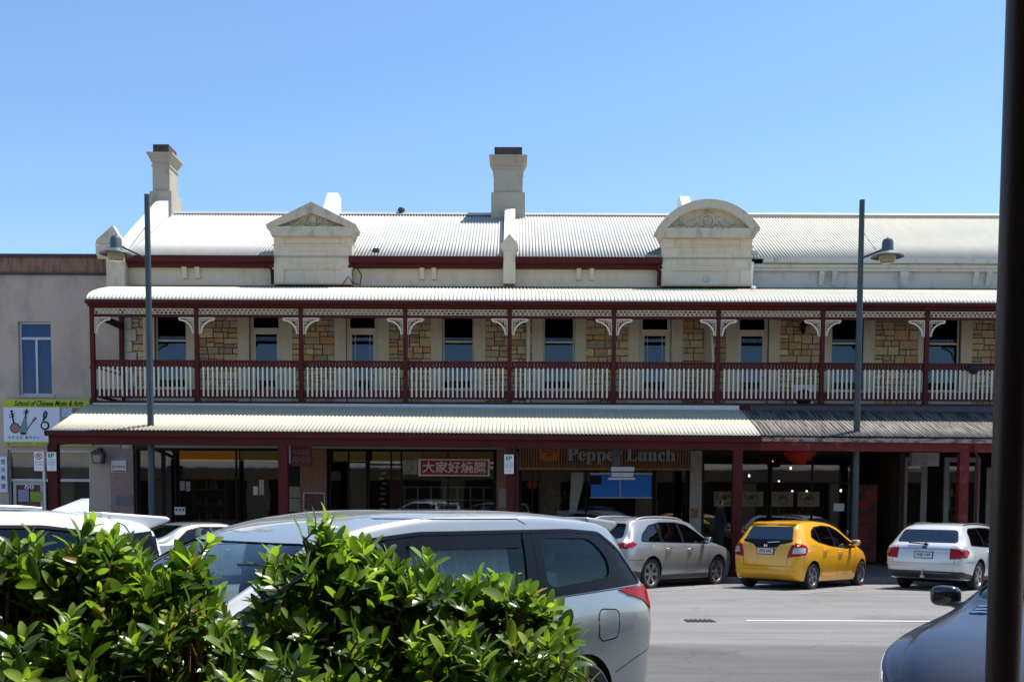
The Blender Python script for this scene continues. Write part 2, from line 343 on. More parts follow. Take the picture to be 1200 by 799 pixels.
# ------------------------------------------------------------------ terrace building
WY = 30.85            # street wall
XL, XR = -11.40, 25.0
T = thing('terrace_building', 'long two-storey stone terrace with maroon balcony verandah and pale iron roof', 'building', (2.0, WY, PZ))
def B(mb, name, m, parent=None, **k): return mb.build(name, m, T if parent is None else parent, world=(parent is None), **k)
UNITS = list(zip([-9.95,-7.2,-4.39,-1.59,1.34,4.14,6.97,9.72,12.55,15.36,18.17,20.98,23.79], 'WDMWWMDWWMDWW'))
FL = 4.40             # balcony floor
# stone wall of squared rubble, each stone its own block
stonem = attrmat('sandstone', .9, .5, 35, var=.18, vscale=14)
sb = MB()
STC = [(.50,.345,.19),(.53,.40,.235),(.46,.36,.25),(.36,.28,.20),(.50,.27,.11),(.58,.45,.29),(.44,.28,.155),(.50,.385,.24),(.55,.37,.19),(.47,.33,.19)]
def stones(x0, x1, z0, z1, d=0):
    w_, h_ = x1-x0, z1-z0
    if w_ > .58 or (w_ > .4 and w_ > 2.8*h_) or (h_ > .30) :
        if w_ > 1.5*h_*1.3 and w_ > .5 or h_ < .2:
            t = x0 + w_*rnd.uniform(.35, .65); stones(x0, t, z0, z1, d+1); stones(t, x1, z0, z1, d+1)
        else:
            t = z0 + h_*rnd.uniform(.36, .64); stones(x0, x1, z0, t, d+1); stones(x0, x1, t, z1, d+1)
        return
    if d < 12 and w_*h_ > .05 and rnd.random() < .5:
        if w_ > h_*1.5: t = x0 + w_*rnd.uniform(.3, .7); stones(x0, t, z0, z1, d+1); stones(t, x1, z0, z1, d+1)
        else: t = z0 + h_*rnd.uniform(.4, .6); stones(x0, x1, z0, t, d+1); stones(x0, x1, t, z1, d+1)
        return
    g_ = .0125; c = rnd.choice(STC); k = rnd.uniform(1.0, 1.28); sb.col = (c[0]*k, c[1]*k, c[2]*k, 1)
    yy = WY - rnd.uniform(.018, .034); j = lambda: rnd.uniform(-.005, .005)
    a, b_, c_, d_ = x0+g_, x1-g_, z0+g_, z1-g_
    f = [(a+j(),yy,c_+j()),(b_+j(),yy,c_+j()),(b_+j(),yy,d_+j()),(a+j(),yy,d_+j())]; q = [(p[0],WY+.01,p[2]) for p in f]
    sb.add(f+q, [(0,1,2,3),(0,4,5,1),(1,5,6,2),(2,6,7,3),(3,7,4,0)])
edges = [XL+.28] + [e for c, _ in UNITS for e in (c-.78, c+.78)] + [XR]
for i in range(0, len(edges), 2):
    sb = MB(); a, c = edges[i], edges[i+1]; n = max(1, round((c-a)/1.3)); z = FL
    while z < 7.55:
        h_ = rnd.uniform(.45, .75); z2 = min(7.6, z+h_)
        xs_ = [a] + sorted(a + (c-a)*(q+rnd.uniform(-.2,.2))/n for q in range(1, n)) + [c]
        for p, q in zip(xs_, xs_[1:]): stones(p, q, z, z2)
        z = z2
    B(sb, 'stone_facing', stonem, cols=True)
wb = MB(); holes = []
for c, k in UNITS: holes.append((c-.47, c+.47, 5.0 if k == 'W' else FL, 7.3))
SHOP = [  # ground-floor openings x0,x1
    (-11.0,-6.80), (-5.42,-.48), (.22,5.20), (5.60,11.35), (11.5,16.6), (17.4,22.2)]
for a, c in SHOP: holes.append((a, c, PZ+.0, 3.27))
holes_wall(wb, XL, XR, PZ, 8.72, WY, .3, holes)
M['mortar'] = mat('mortar', (.05, .036, .026), .95, var=.2)
B(wb, 'wall', M['mortar'])
# left end wall, rear wall
e = MB().box(XL-.02, XL+.28, WY-.04, 40, PZ, 8.7); B(e, 'end_wall', M['cream_stained'])
for i in range(10): e = None
q = MB()
for i in range(9): z = FL + i*.33; q.box(XL+.0, XL+(.34 if i % 2 else .46), WY-.07, WY-.041, z, z+.31)
B(q, 'quoins', mat('pale_quoins', (.50, .48, .44), .8, var=.15, bump=.3))
e = MB().box(XL, XR, 39.4, 39.7, PZ, 8.7).box(XR-.02, XR+.3, WY, 39.4, PZ, 8.7); B(e, 'rear_wall', M['cream_stained'])
# window and door units
for i, (c, k) in enumerate(UNITS):
    s = MB(); y0 = WY-.055
    s.box(c-.79, c-.465, y0, WY+.02, FL, 7.62).box(c+.465, c+.79, y0, WY+.02, FL, 7.62).box(c-.465, c+.465, y0, WY+.02, 7.3, 7.62)
    if k == 'W': s.box(c-.465, c+.465, y0, WY+.02, FL, 4.98).box(c-.53, c+.53, y0-.05, y0-.003, 4.93, 5.02)
    B(s, 'window_surround' if k == 'W' else 'door_surround', M['cream'])
    f = MB(); yf = WY+.10
    def bar(a, b_, z0, z1, dy=0): f.box(c+a, c+b_, yf+dy, yf+.05+dy, z0, z1)
    if k == 'W':
        bar(-.462,-.41,5.0,7.29); bar(.41,.462,5.0,7.29); bar(-.41,.41,5.0,5.07,.002); bar(-.41,.41,7.24,7.29,.002); bar(-.41,.41,6.375,6.425,-.015)
        o = B(f, 'window', M['cream_clean'])
        g1 = MB().box(c-.41,c+.41,yf+.02,yf+.024,5.07,6.375).box(c-.41,c+.41,yf+.026,yf+.03,6.425,7.24)
        g1.build('pane', M['glass_up'], o)
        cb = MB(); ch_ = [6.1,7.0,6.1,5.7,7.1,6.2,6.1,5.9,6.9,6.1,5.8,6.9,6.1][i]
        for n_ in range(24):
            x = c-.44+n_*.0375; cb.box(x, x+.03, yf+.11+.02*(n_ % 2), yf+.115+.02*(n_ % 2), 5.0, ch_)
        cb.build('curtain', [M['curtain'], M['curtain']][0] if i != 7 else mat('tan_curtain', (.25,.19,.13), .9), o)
    else:
        w0 = .36
        bar(-.462,-w0,FL,7.29); bar(w0,.462,FL,7.29); bar(-w0,w0,6.66,6.78,-.01); bar(-w0,w0,7.2,7.29)
        bar(-w0,-w0+.05,FL+.05,6.66,.01); bar(w0-.05,w0,FL+.05,6.66,.01); bar(-w0+.05,w0-.05,FL+.05,FL+.45,.012); bar(-w0+.05,w0-.05,6.60,6.66,.012)
        if k == 'M':
            bar(-.22,-.205,FL+.45,6.60,.013); bar(.205,.22,FL+.45,6.60,.013); bar(-w0+.05,w0-.05,6.45,6.465,.008)
        o = B(f, 'door', M['cream_clean'])
        MB().box(c-w0+.05,c+w0-.05,yf+.035,yf+.039,FL+.45,6.6).box(c-w0,c+w0,yf+.03,yf+.034,6.78,7.2).build('pane', M['glass_up'], o)
        MB().ball((c+w0-.03, yf-.02, FL+1.0), .03).build('handle', M['galv'], o)
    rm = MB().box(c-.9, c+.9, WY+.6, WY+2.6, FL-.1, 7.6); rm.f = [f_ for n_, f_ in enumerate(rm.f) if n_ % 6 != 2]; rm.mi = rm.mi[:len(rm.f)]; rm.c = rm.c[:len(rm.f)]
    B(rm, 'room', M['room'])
# balcony floor, edge, ceiling under the verandah roof
PX = [-11.33 + 2.81*k for k in range(13)]; BY = 28.6
z = lambda py: az(py, BY)
d = MB().box(XL+.02, XR, BY-.08, WY-.08, FL-.16, FL-.02); B(d, 'balcony_floor', M['deck'])
d = MB().box(XL+.0, XR, BY-.13, BY-.082, FL-.13, FL+.03); B(d, 'floor_beam', M['maroon'])
for x in PX:
    p = MB().box(x-.055, x+.055, BY-.055, BY+.055, FL-.0, z(357)); p.box(x-.075, x+.075, BY-.075, BY+.075, FL-.28, FL+.09); p.box(x-.07, x+.07, BY-.07, BY+.07, z(434), z(431))
    B(p, 'verandah_post', M['maroon'])
zb0, zb1 = z(463.5), z(432); zr0, zr1 = z(432), z(423.5)
M['maroon_y'] = M['maroon']
def rail_panel(xa, xb, y0):
    b = MB(); b.box(xa, xb, y0-.03, y0+.03, zr1-.045, zr1); b.box(xa, xb, y0-.022, y0+.022, zb1-.01, zb1+.035)
    b.box(xa, xb, y0-.02, y0+.02, zb0-.10, zb0+.13)
    n = int((xb-xa)/.085)
    for q in range(n):
        x = xa + (q+.5)*(xb-xa)/n; b.box(x-.0375, x+.0375, y0-.006, y0+.006, zb1+.035, zr1-.045)
    b.cur = 1; n = int((xb-xa-.06)/.1225)
    for q in range(n):
        x = xa + .06 + (q+.5)*(xb-xa-.12)/n; b.box(x-.0225, x+.0225, y0-.045, y0-.027, zb0-.055, zb1+.01)
    return b
for a, c in zip(PX, PX[1:]):
    B(rail_panel(a+.056, c-.056, BY), 'balustrade', [M['maroon'], M['cream_clean']])
    fr = MB(); f0, f1 = z(370), z(363.2); fr.box(a+.056, c-.056, BY-.012, BY+.012, f1-.018, f1).box(a+.056, c-.056, BY-.012, BY+.012, f0, f0+.018)
    n = 23
    for q in range(n):
        x0 = a+.06+q*(c-a-.12)/n; x1 = x0+(c-a-.12)/n; xm = (x0+x1)/2; t = .009
        fr.prism([(x0,f0+.02),(x0+t*1.6,f0+.02),(xm+t,f1-.018),(xm-t,f1-.018)], 'y', BY-.01, BY+.008)
        fr.prism([(x1-t*1.6,f0+.02),(x1,f0+.02),(xm+t,f1-.018),(xm-t,f1-.018)], 'y', BY-.008, BY+.01)
        fr.ball((x0, BY, f0+.07), (.018,.01,.018), 6, 4)
    B(fr, 'frieze', M['cream_clean'])
    B(MB().box(a+.056, c-.056, BY-.03, BY+.03, f0-.075, f0-.002), 'frieze_rail', M['maroon'])
    for x, sg in ((a+.056, 1), (c-.056, -1)):
        b = MB(); zt = f0-.078; r = .42; n = 8; ty0, ty1 = BY-.012, BY+.012
        b.prism([(x,zt),(x+sg*r,zt),(x+sg*r,zt-.03),(x,zt-.03)], 'y', ty0, ty1)
        b.prism([(x,zt-.03),(x+sg*.028,zt-.03),(x+sg*.028,zt-r*1.05),(x,zt-r*1.05)], 'y', ty0, ty1)
        cx, cz = x+sg*r, zt-r*1.02
        for k_ in range(n):
            a0 = math.pi/2*k_/n; a1 = math.pi/2*(k_+1)/n
            P = lambda a_, rr: (cx - sg*rr*math.cos(a_)*.93, cz + rr*math.sin(a_)*.93)
            b.prism([P(a0,r*.98),P(a0,r*.88),P(a1,r*.88),P(a1,r*.98)], 'y', BY-.010, BY+.010)
        for (u, v, rr) in ((.06,.06,.035),(.13,.06,.028),(.06,.14,.028),(.2,.055,.022),(.055,.22,.022),(.27,.05,.016),(.05,.29,.016)):
            b.lathe([(rr,-.009),(rr,.009),(rr*.55,.009),(rr*.55,-.009),(rr,-.009)], (x+sg*(u+.01), BY, zt-v-.01), 8, 'y')
        b.ball((x+sg*(r-.0), BY, zt-.03), (.03,.012,.028), 6, 4)
        B(b, 'bracket', M['cream_clean'])
# end balustrade at the left
b = MB(); x = PX[0]
b.box(x-.03, x+.03, BY+.06, WY-.05, zr1-.05, zr1).box(x-.02,x+.02,BY+.06,WY-.05,zb1,zb1+.04).box(x-.02,x+.02,BY+.06,WY-.05,zb0-.07,zb0); b.cur = 1
for q in range(17): y = BY+.15+q*.1225; b.box(x-.009, x+.009, y, y+.045, zb0, zb1)
B(b, 'balustrade', [M['maroon'], M['cream_clean']])
p = MB().box(x-.05, x+.05, WY-.16, WY-.045, FL, 7.3).box(x-.03,x+.03,BY+.06,WY-.17,z(373),z(365)); B(p, 'verandah_post', M['maroon'])
# verandah beam, gutter, bullnose roof
b = MB().box(PX[0]-.06, XR, BY-.06, BY+.05, z(363), z(357)+.02); B(b, 'verandah_beam', M['maroon'])
b = MB(); GY = 28.28; g0, g1 = 6.985, 7.085; b.prism([(GY,g1),(GY,g0+.03),(GY+.03,g0),(GY+.12,g0),(GY+.12,g1-.02)], 'x', PX[0]-.07, XR)
b.box(PX[0]-.05, XR, GY+.121, BY-.062, g0-.05, g1-.04); B(b, 'verandah_gutter', M['maroon'])
vp = [(28.30,7.03),(28.36,7.16),(28.5,7.27),(28.75,7.38),(29.2,7.53),(29.9,7.72),(30.83,7.93)]
corrugated('verandah_roof', PX[0]-.05, XR, vp, M['vroof'], T, .1, .017)
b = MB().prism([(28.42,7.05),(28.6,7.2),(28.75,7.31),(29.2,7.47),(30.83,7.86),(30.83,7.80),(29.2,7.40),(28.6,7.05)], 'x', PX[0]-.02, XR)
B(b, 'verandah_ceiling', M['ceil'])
# entablature above the verandah roof
EY = WY-.0
b = MB().box(XL, 6.3+.0, WY-.06, WY-.003, 7.95, 8.72).box(XL, 6.3, WY-.10, WY-.061, 7.96, 8.02); B(b, 'frieze_wall', M['cream'])
b = MB().box(6.301, XR, WY-.06, WY-.003, 7.95, 8.62).box(6.301, XR, WY-.10, WY-.061, 7.96, 8.02).box(6.9, XR, WY-.26, WY-.06, 8.50, 8.60).box(6.9,XR,WY-.20,WY-.061,8.42,8.497); B(b, 'frieze_wall', M['grey_render'])
for px, wd in ((218,.13),(233,.13),(495,.13),(509,.13),(678,.13),(693,.13),(961,.14),(976,.14),(1057,.24),(1141,.14),(1156,.14)):
    x = ax(px, WY, 320); grey = px > 900; zt = 8.41 if grey else 8.55
    b = MB().prism([(WY-.061,zt),(WY-.22,zt),(WY-.22,zt-.07),(WY-.13,zt-.24),(WY-.13,zt-.40),(WY-.061,zt-.42)], 'x', x-wd/2, x+wd/2); B(b, 'console', M['grey_render'] if grey else M['cream'])
for x0, x1, m_ in ((ax(135,30.5,307), ax(321,30.5,307), 'maroon'), (ax(409,30.5,307), ax(589,30.5,307), 'maroon'), (ax(604,30.5,307), ax(776,30.5,307), 'maroon')):
    b = MB().prism([(30.42,8.74),(30.42,8.58),(30.47,8.55),(30.56,8.55),(30.56,8.72)], 'x', x0, x1); b.box(x0+.02, x1-.02, 30.561, WY-.062, 8.46, 8.60); B(b, 'roof_gutter', M[m_])
b = MB().prism([(30.42,8.73),(30.42,8.63),(30.47,8.61),(30.56,8.61),(30.56,8.72)], 'x', 7.15, XR); B(b, 'roof_gutter', M['grey_render'])
for px in (318, 411, 773):
    x = ax(px, 30.5, 320); b = MB().tube([(x,30.52,8.55),(x,30.6,8.35),(x,30.66,7.98)], .05, 8); b.box(x-.07,x+.07,30.5,30.66,8.38,8.5); B(b, 'downpipe', M['maroon'])
x = ax(882, 30.4, 320); b = MB().tube([(x,30.45,8.62),(x,30.5,8.4),(x,30.55,7.98),(x+.05,30.3,7.86),(x-.1,29.9,7.80)], .045, 8); B(b, 'downpipe', M['white'])
# roof
RY, RZ, EZ = 35.0, 11.12, 8.70
def roofz(y): return EZ + (y-30.5)*(RZ-EZ)/(RY-30.5)
corrugated('roof', XL+.25, 6.9, [(30.47,roofz(30.47)+.03),(32.7,roofz(32.7)),(RY,RZ)], M['roof1'], T, .095, .019)
corrugated('roof', 6.9, XR, [(30.47,roofz(30.47)+.03),(32.7,roofz(32.7)),(RY,RZ)], M['roof2'], T, .095, .016)
b = MB().quad((XL+.25,RY,RZ),(XR,RY,RZ),(XR,39.7,8.65),(XL+.25,39.7,8.65)); B(b, 'rear_roof', M['roof1'])
b = MB().prism([(RY-.16,RZ-.05),(RY-.15,RZ-.02),(RY,RZ+.07),(RY+.15,RZ-.02),(RY+.16,RZ-.06)], 'x', XL+.25, 6.9); B(b, 'ridge_cap', mat('shadowed_ridge', (.40,.40,.38), .5))
b = MB().prism([(RY-.22,RZ-.10),(RY-.2,RZ+.0),(RY,RZ+.10),(RY+.15,RZ-.02),(RY+.16,RZ-.06)], 'x', 6.9, XR); B(b, 'ridge_cap', M['roof2'])
# fire walls
def firewall(x, w_, y0, y1, up, m_, name='fire_wall', top=0):
    b = MB().prism([(y0,roofz(y0)-.3),(y0,roofz(y0)+up),(y1,roofz(y1)+up+top),(y1+.5,roofz(y1)+up+top),(y1+.5,roofz(y1)-.3)], 'x', x-w_/2, x+w_/2); return B(b, name, m_)
firewall(ax(597,30.6,300), .33, 30.8, 34.6, .32, M['white'])
xf = ax(597,30.6,300)
b = MB().box(xf-.17, xf+.17, 30.45, 30.799, 7.98, 8.97).prism([(xf-.17,8.9),(xf-.25,8.98),(xf-.25,9.08),(xf,9.38),(xf+.25,9.08),(xf+.25,8.98),(xf+.17,8.9)], 'y', 30.40, 30.78); B(b, 'parapet_pier', M['cream'])
# left end parapet
x0 = XL+.12
b = MB().prism([(30.6,8.4),(30.6,9.02),(31.0,9.12),(34.7,11.48),(35.3,11.48),(35.3,8.4)], 'x', x0-.28, x0+.10)
B(b, 'fire_wall', M['white'])
b = MB().prism([(x0-.32,7.8),(x0-.32,8.75),(x0-.62,9.0),(x0-.58,9.15),(x0-.12,9.55),(x0+.12,9.15),(x0+.20,8.75),(x0+.20,7.8)], 'y', 30.35, 30.62)
b.prism([(30.34,8.6),(30.2,8.75),(30.2,8.95),(30.34,9.0)], 'x', x0-.55, x0+.2); B(b, 'parapet_pier', M['cream_stained'])
for px, wd, tz in ((389,.34,11.72),(803,.30,11.66)):
    x = ax(px, 34.5, 245); b = MB().prism([(33.0,9.7),(33.0,roofz(33.0)+.25),(34.7,tz),(35.3,tz),(35.3,9.7)], 'x', x-wd/2, x+wd/2); B(b, 'fire_wall', M['white'])
# pediment blocks
def pediment(pxa, pxb, arch):
    Y0 = 30.52; xa, xb = ax(pxa, Y0, 310), ax(pxb, Y0, 310); cx = (xa+xb)/2; hw = (xb-xa)/2
    zc = az(277, Y0); b = MB(); y1 = 31.1
    b.box(xa, xb, Y0, y1, 7.95, zc)
    # raised panels and string courses
    b.box(xa+.03, xb-.03, Y0-.03, Y0-.002, 7.98, 8.04); zs = az(316, Y0); zs2 = az(289, Y0)
    for zz in (zs, zs2): b.box(xa-.03, xb+.03, Y0-.045, Y0-.002, zz-.02, zz+.02)
    for sx in (-1, 1): b.box(min(cx+sx*hw*.98, cx+sx*hw*.74), max(cx+sx*hw*.98, cx+sx*hw*.74), Y0-.035, Y0-.003, 8.041, zs-.021); b.box(min(cx+sx*hw*.98, cx+sx*hw*.74), max(cx+sx*hw*.98, cx+sx*hw*.74), Y0-.035, Y0-.003, zs2+.021, zc-.01)
    pz0, pz1 = az(309,Y0), az(296,Y0); q = hw*.62
    b.box(cx-q, cx+q, Y0-.03, Y0-.002, pz1, pz1+.03).box(cx-q, cx+q, Y0-.03, Y0-.002, pz0-.03, pz0).box(cx-q, cx-q+.03, Y0-.03, Y0-.002, pz0, pz1).box(cx+q-.03, cx+q, Y0-.03, Y0-.002, pz0, pz1)
    B(b, 'parapet_block', M['cream'])
    b = MB(); z1 = az(271, Y0); ow = hw*1.13
    b.prism([(cx-hw-.02,zc-.06),(cx-ow+.06,z1-.03),(cx-ow,z1),(cx-ow,z1+.06),(cx+ow,z1+.06),(cx+ow,z1),(cx+ow-.06,z1-.03),(cx+hw+.02,zc-.06)], 'y', Y0-.22, y1+.002)
    zt = az(240 if not arch else 235, Y0); t = .30
    if not arch:
        b.prism([(cx-ow-.02,z1+.061),(cx-ow-.02,z1+.11),(cx,zt),(cx+ow+.02,z1+.11),(cx+ow+.02,z1+.061),(cx+ow-.28,z1+.061),(cx,zt-t),(cx-ow+.28,z1+.061)], 'y', Y0-.24, y1+.01)
        b.prism([(cx-ow+.2,z1+.061),(cx,zt-t+.04),(cx+ow-.2,z1+.061)], 'y', Y0-.02, y1-.05)
    else:
        n = 20; h_ = zt-z1-.06; rad = (ow*ow+h_*h_)/(2*h_); cz = zt-rad; a0 = math.asin(ow/rad)
        P = lambda a, r_: (cx+r_*math.sin(a), max(z1+.061, cz+r_*math.cos(a)))
        for i in range(n):
            a, a2 = -a0+2*a0*i/n, -a0+2*a0*(i+1)/n
            b.prism([P(a,rad),P(a2,rad),P(a2,rad-.24),P(a,rad-.24)], 'y', Y0-.24, y1+.01)
        b.prism([P(-a0+2*a0*i/n, rad-.22) for i in range(n+1)], 'y', Y0-.02, y1-.05)
    o = B(b, 'pediment', M['cream_stained'], smooth=30)
    c2 = MB(); zo = z1+.30; y = Y0-.03
    c2.lathe([(.15,0),(.17,-.05),(.20,-.05),(.21,0)], (cx, y, zo), 14, 'y'); c2.ball((cx, y, zo), (.14,.05,.16))
    r2 = random.Random(3)
    for sx in (-1, 1):
        for k in range(26):
            u = k/25; xx = cx+sx*(.2+.62*u*(1 if arch else 1.05)); zz = zo-.1+.16*(1-u)*math.sin(u*9)+r2.uniform(-.05,.05)*(1-u)
            c2.ball((xx, y, zz), (.05*(1.2-u*.7), .045, .045*(1.2-u*.7)), 6, 4)
        for k in range(3): c2.tube([(cx+sx*(.18+.1*math.cos(t_*.8)+.14*k), y-.02, zo-.03+.09*math.sin(t_*.8)) for t_ in range(7)], .018, 5)
    for k in range(9): a = math.pi*k/8; c2.ball((cx+.2*math.cos(a), y, zo+.12+.12*math.sin(a)), (.045,.04,.045), 6, 4)
    c2.build('ornament', M['cream_stained'], o, smooth=60)
    return cx, hw, Y0
pediment(321, 412.5, False)
cx, hw, Y0 = pediment(775.5, 881, True)
b = MB().lathe([(0,-.03),(.09,-.03),(.11,0)], (cx, Y0-.003, az(326, Y0)), 14, 'y'); B(b, 'wall_boss', M['grey_render'])
# chimneys
def chimney(xc, w_, y0, dp, zt, zb, m2):
    zt -= .09
    b = MB(); h = w_/2; y1 = y0+dp
    b.box(xc-h, xc+h, y0, y1, zb+.75, zt-.62).box(xc-h-.08, xc+h+.08, y0-.08, y1+.08, zb-1.2, zb+.75)
    def ring(e_, z0, z1): b.box(xc-h-e_, xc+h+e_, y0-e_, y1+e_, z0, z1)
    ring(.03, zt-.619, zt-.57); ring(.001, zt-.569, zt-.48); 
    for k in range(5): ring(.03+.022*k, zt-.479+.045*k, zt-.436+.045*k)
    ring(.145, zt-.252, zt-.20); o = B(b, 'chimney', M['chim'])
    b2 = MB().box(xc-h+.02, xc+h-.02, y0+.02, y1-.02, zt-.199, zt+.09); b2.build('chimney_top', M['stain'], o)
chimney(ax(189.5,34.8,220), .55, 34.75, .85, 13.26, 11.0, None)
chimney(ax(595.5,34.8,220), .94, 34.75, .85, 13.22, 11.0, None)
# lower street awning
AY = 26.15; SL = -.0047
corrugated('awning_roof', -11.45, 6.15, [(26.12,3.45),(27.3,3.87),(28.52,4.30)], M['awn'], T, .1, .012, slope=SL)
corrugated('awning_roof', 6.15, XR, [(26.10,3.45),(27.3,3.87),(28.52,4.30)], M['rust'], T, .1, .014, slope=SL)['label'] = 'streaked rusty grey sheet awning roof'
b = MB().box(-11.3, 6.1, 28.46, 28.47, 4.22, 4.37); B(b, 'flashing', mat('pale_flashing', (.55,.58,.6), .5))
b = MB().box(6.4, XR, 28.46, 28.47, 4.15, 4.37); B(b, 'flashing', mat('dark_flashing', (.05,.055,.07), .6, var=.3))
def slopebox(b, x0, x1, y0, y1, z0, z1):
    b.add([(x0,y0,z0+SL*x0),(x1,y0,z0+SL*x1),(x1,y1,z0+SL*x1),(x0,y1,z0+SL*x0),(x0,y0,z1+SL*x0),(x1,y0,z1+SL*x1),(x1,y1,z1+SL*x1),(x0,y1,z1+SL*x0)],
          [(0,3,2,1),(4,5,6,7),(0,1,5,4),(1,2,6,5),(2,3,7,6),(3,0,4,7)])
b = MB(); slopebox(b,-11.55,6.15,26.02,26.13,3.29,3.42); B(b, 'awning_gutter', M['maroon'])
b = MB(); slopebox(b,6.151,XR,26.04,26.13,3.31,3.41); B(b, 'awning_gutter', mat('peeling_gutter', (.32,.28,.25), .7, scale=6, col2=(.10,.04,.03), thr=(.45,.6), stretch=(1,1,3)))
b = MB(); slopebox(b,-11.5,6.15,26.14,26.22,3.09,3.30); B(b, 'awning_beam', M['maroon'])
b = MB(); slopebox(b,6.151,XR,26.14,26.22,3.09,3.33); B(b, 'awning_beam', M['maroon_old'])
for x in (-11.42, -5.70, -.04, 5.60, 11.22, 16.87, 22.5):
    hi = 3.09+SL*x; b = MB().box(x-.115, x+.115, 26.14, 26.34, PZ, hi-.002).box(x-.15, x+.15, 26.10, 26.38, PZ, PZ+.25)
    B(b, 'awning_post', M['maroon'] if x < 6 else M['maroon_old'])
for x in (.0, 11.4): b = MB().tube([(x-.0,26.06,3.2),(x+.02,26.08,3.05),(x+.12,26.1,2.93),(x+.12,26.1,PZ)], .035, 8); B(b, 'downpipe', M['maroon'])
b = MB().prism([(26.3,3.20),(28.5,3.42),(28.5,3.34),(26.3,3.12)], 'x', -11.4, -11.32); B(b, 'awning_bearer', M['maroon'])
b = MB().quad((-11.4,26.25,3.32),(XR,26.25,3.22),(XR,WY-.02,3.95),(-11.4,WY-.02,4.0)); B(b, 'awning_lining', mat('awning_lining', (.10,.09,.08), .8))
# shop interiors
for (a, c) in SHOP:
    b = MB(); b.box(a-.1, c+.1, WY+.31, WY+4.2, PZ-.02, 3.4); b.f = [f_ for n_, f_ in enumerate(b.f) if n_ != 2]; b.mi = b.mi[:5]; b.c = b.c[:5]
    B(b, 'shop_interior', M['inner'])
# ------------------------------------------------------------------ shopfronts of the terrace
sx = lambda px: ax(px, WY, 560)
sz = lambda py: az(py, WY, 500)
def pier(pa, pb, m, za=None, zb=3.27):
    B(MB().box(sx(pa), sx(pb), WY-.05, WY-.003, PZ if za is None else za, zb), 'pier_facing', M[m])
pier(130, 157, 'pinktile'); pier(352, 383, 'brick'); pier(582, 604, 'brick'); pier(808.5, 822, 'palestone')
pier(329, 351, 'blackmatt')
def frame(name, px0, px1, z0, z1, mull, trans, m, y=WY+.08, w_=.05, glassm='glass'):
    b = MB(); a, c = sx(px0), sx(px1)
    b.box(a, a+w_, y, y+.06, z0, z1).box(c-w_, c, y, y+.06, z0, z1).box(a+w_, c-w_, y+.001, y+.059, z1-w_, z1).box(a+w_, c-w_, y+.001, y+.059, z0, z0+w_)
    for p in mull: x = sx(p); b.box(x-w_/2, x+w_/2, y+.002, y+.058, z0+w_, z1-w_)
    for t_ in trans: b.box(a+w_, c-w_, y+.004, y+.056, t_-w_/2, t_+w_/2)
    o = B(b, name, M[m])
    MB().box(a+w_, c-w_, y+.03, y+.036, z0+w_, z1-w_).build('pane', M[glassm], o); return o
# shop 1
frame('shop_door', 161, 190, PZ+.01, 3.26, [176], [2.35], 'black')
f = frame('shop_window', 190.5, 328, PZ+.5, 3.26, [204, 276], [], 'black')
B(MB().box(sx(190.5), sx(328), WY+.02, WY+.28, PZ, PZ+.5), 'stall_riser', M['brick'])
B(MB().box(sx(206), sx(274), WY+.35, WY+.6, 2.93, 3.25), 'glow_panel', M['amber']); B(MB().box(sx(278), sx(327), WY+.35, WY+.6, 2.93, 3.25), 'glow_panel', M['olive'])  # glow strips seen through the glass, stood in for by emissive panels
# shop 2
frame('shop_door', 385, 430, PZ+.01, 3.26, [408], [2.9], 'black')
frame('shop_window', 431, 580, PZ+.01, 3.26, [458, 470, 525], [2.83], 'black')
B(MB().box(sx(388), sx(427), WY+.4, WY+.6, 2.9, 3.22), 'glow_panel', M['olive']); B(MB().box(sx(434), sx(492), WY+.4, WY+.6, 2.9, 3.22), 'glow_panel', M['olive']); B(MB().box(sx(493), sx(578), WY+.4, WY+.6, 2.9, 3.22), 'glow_panel', mat('brown_glow', (.16,.08,.02), .5, emit=((.2,.1,.02),.12)))  # more emissive panels added for the glow over door and window
B(MB().box(sx(458), sx(472), WY+.35, WY+.4, PZ, 2.45), 'partition', mat('orange_partition', (.34,.09,.04), .6))
# shop 3 slatted fascia
b = MB(); x0, x1 = sx(608), sx(807.5); fz0, fz1 = sz(548), 3.98
B(MB().box(x0, x1, WY-.08, WY-.003, fz0, fz1), 'fascia_board', mat('dark_fascia', (.09,.045,.022), .7))
n = 62
for q in range(n): x = x0+(q+.5)*(x1-x0)/n; b.box(x-.018, x+.018, WY-.125, WY-.081, fz0+.03, fz1)
b.box(x0, x1, WY-.135, WY-.082, fz0-.05, fz0+.028); B(b, 'timber_slats', M['wood'])
frame('shop_window', 609.5, 767, PZ+.3, fz0-.02, [624, 687], [], 'black')
B(MB().box(sx(609.5), sx(767), WY+.02, WY+.28, PZ, PZ+.3), 'stall_riser', M['black'])
frame('shop_door', 768, 806.5, PZ+.01, fz0-.02, [], [], 'black')
# shop 4
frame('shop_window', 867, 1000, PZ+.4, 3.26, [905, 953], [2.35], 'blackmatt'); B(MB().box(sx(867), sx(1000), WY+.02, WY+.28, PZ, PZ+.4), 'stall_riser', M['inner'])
frame('shop_door', 824, 866.5, PZ+.01, 3.26, [], [], 'blackmatt')
B(MB().box(sx(1006), sx(1035), WY+.45, WY+.5, PZ+.1, sz(565)), 'wall_panel', M['redboard'])
# shop 5
M['greyjoin'] = mat('grey_joinery', (.24,.24,.23), .6, var=.15)
frame('shop_window', 1061, 1088, PZ+.3, sz(533), [1083], [sz(548)], 'greyjoin', w_=.10)
frame('shop_window', 1108, 1150, PZ+.3, sz(533), [1133], [], 'greyjoin', w_=.14)
frame('shop_window', 1158, 1230, PZ+.3, sz(545), [1190], [], 'greyjoin', w_=.12)
frame('shop_window', 1280, 1468, PZ+.4, sz(530), [1340, 1400], [], 'greyjoin', w_=.10)
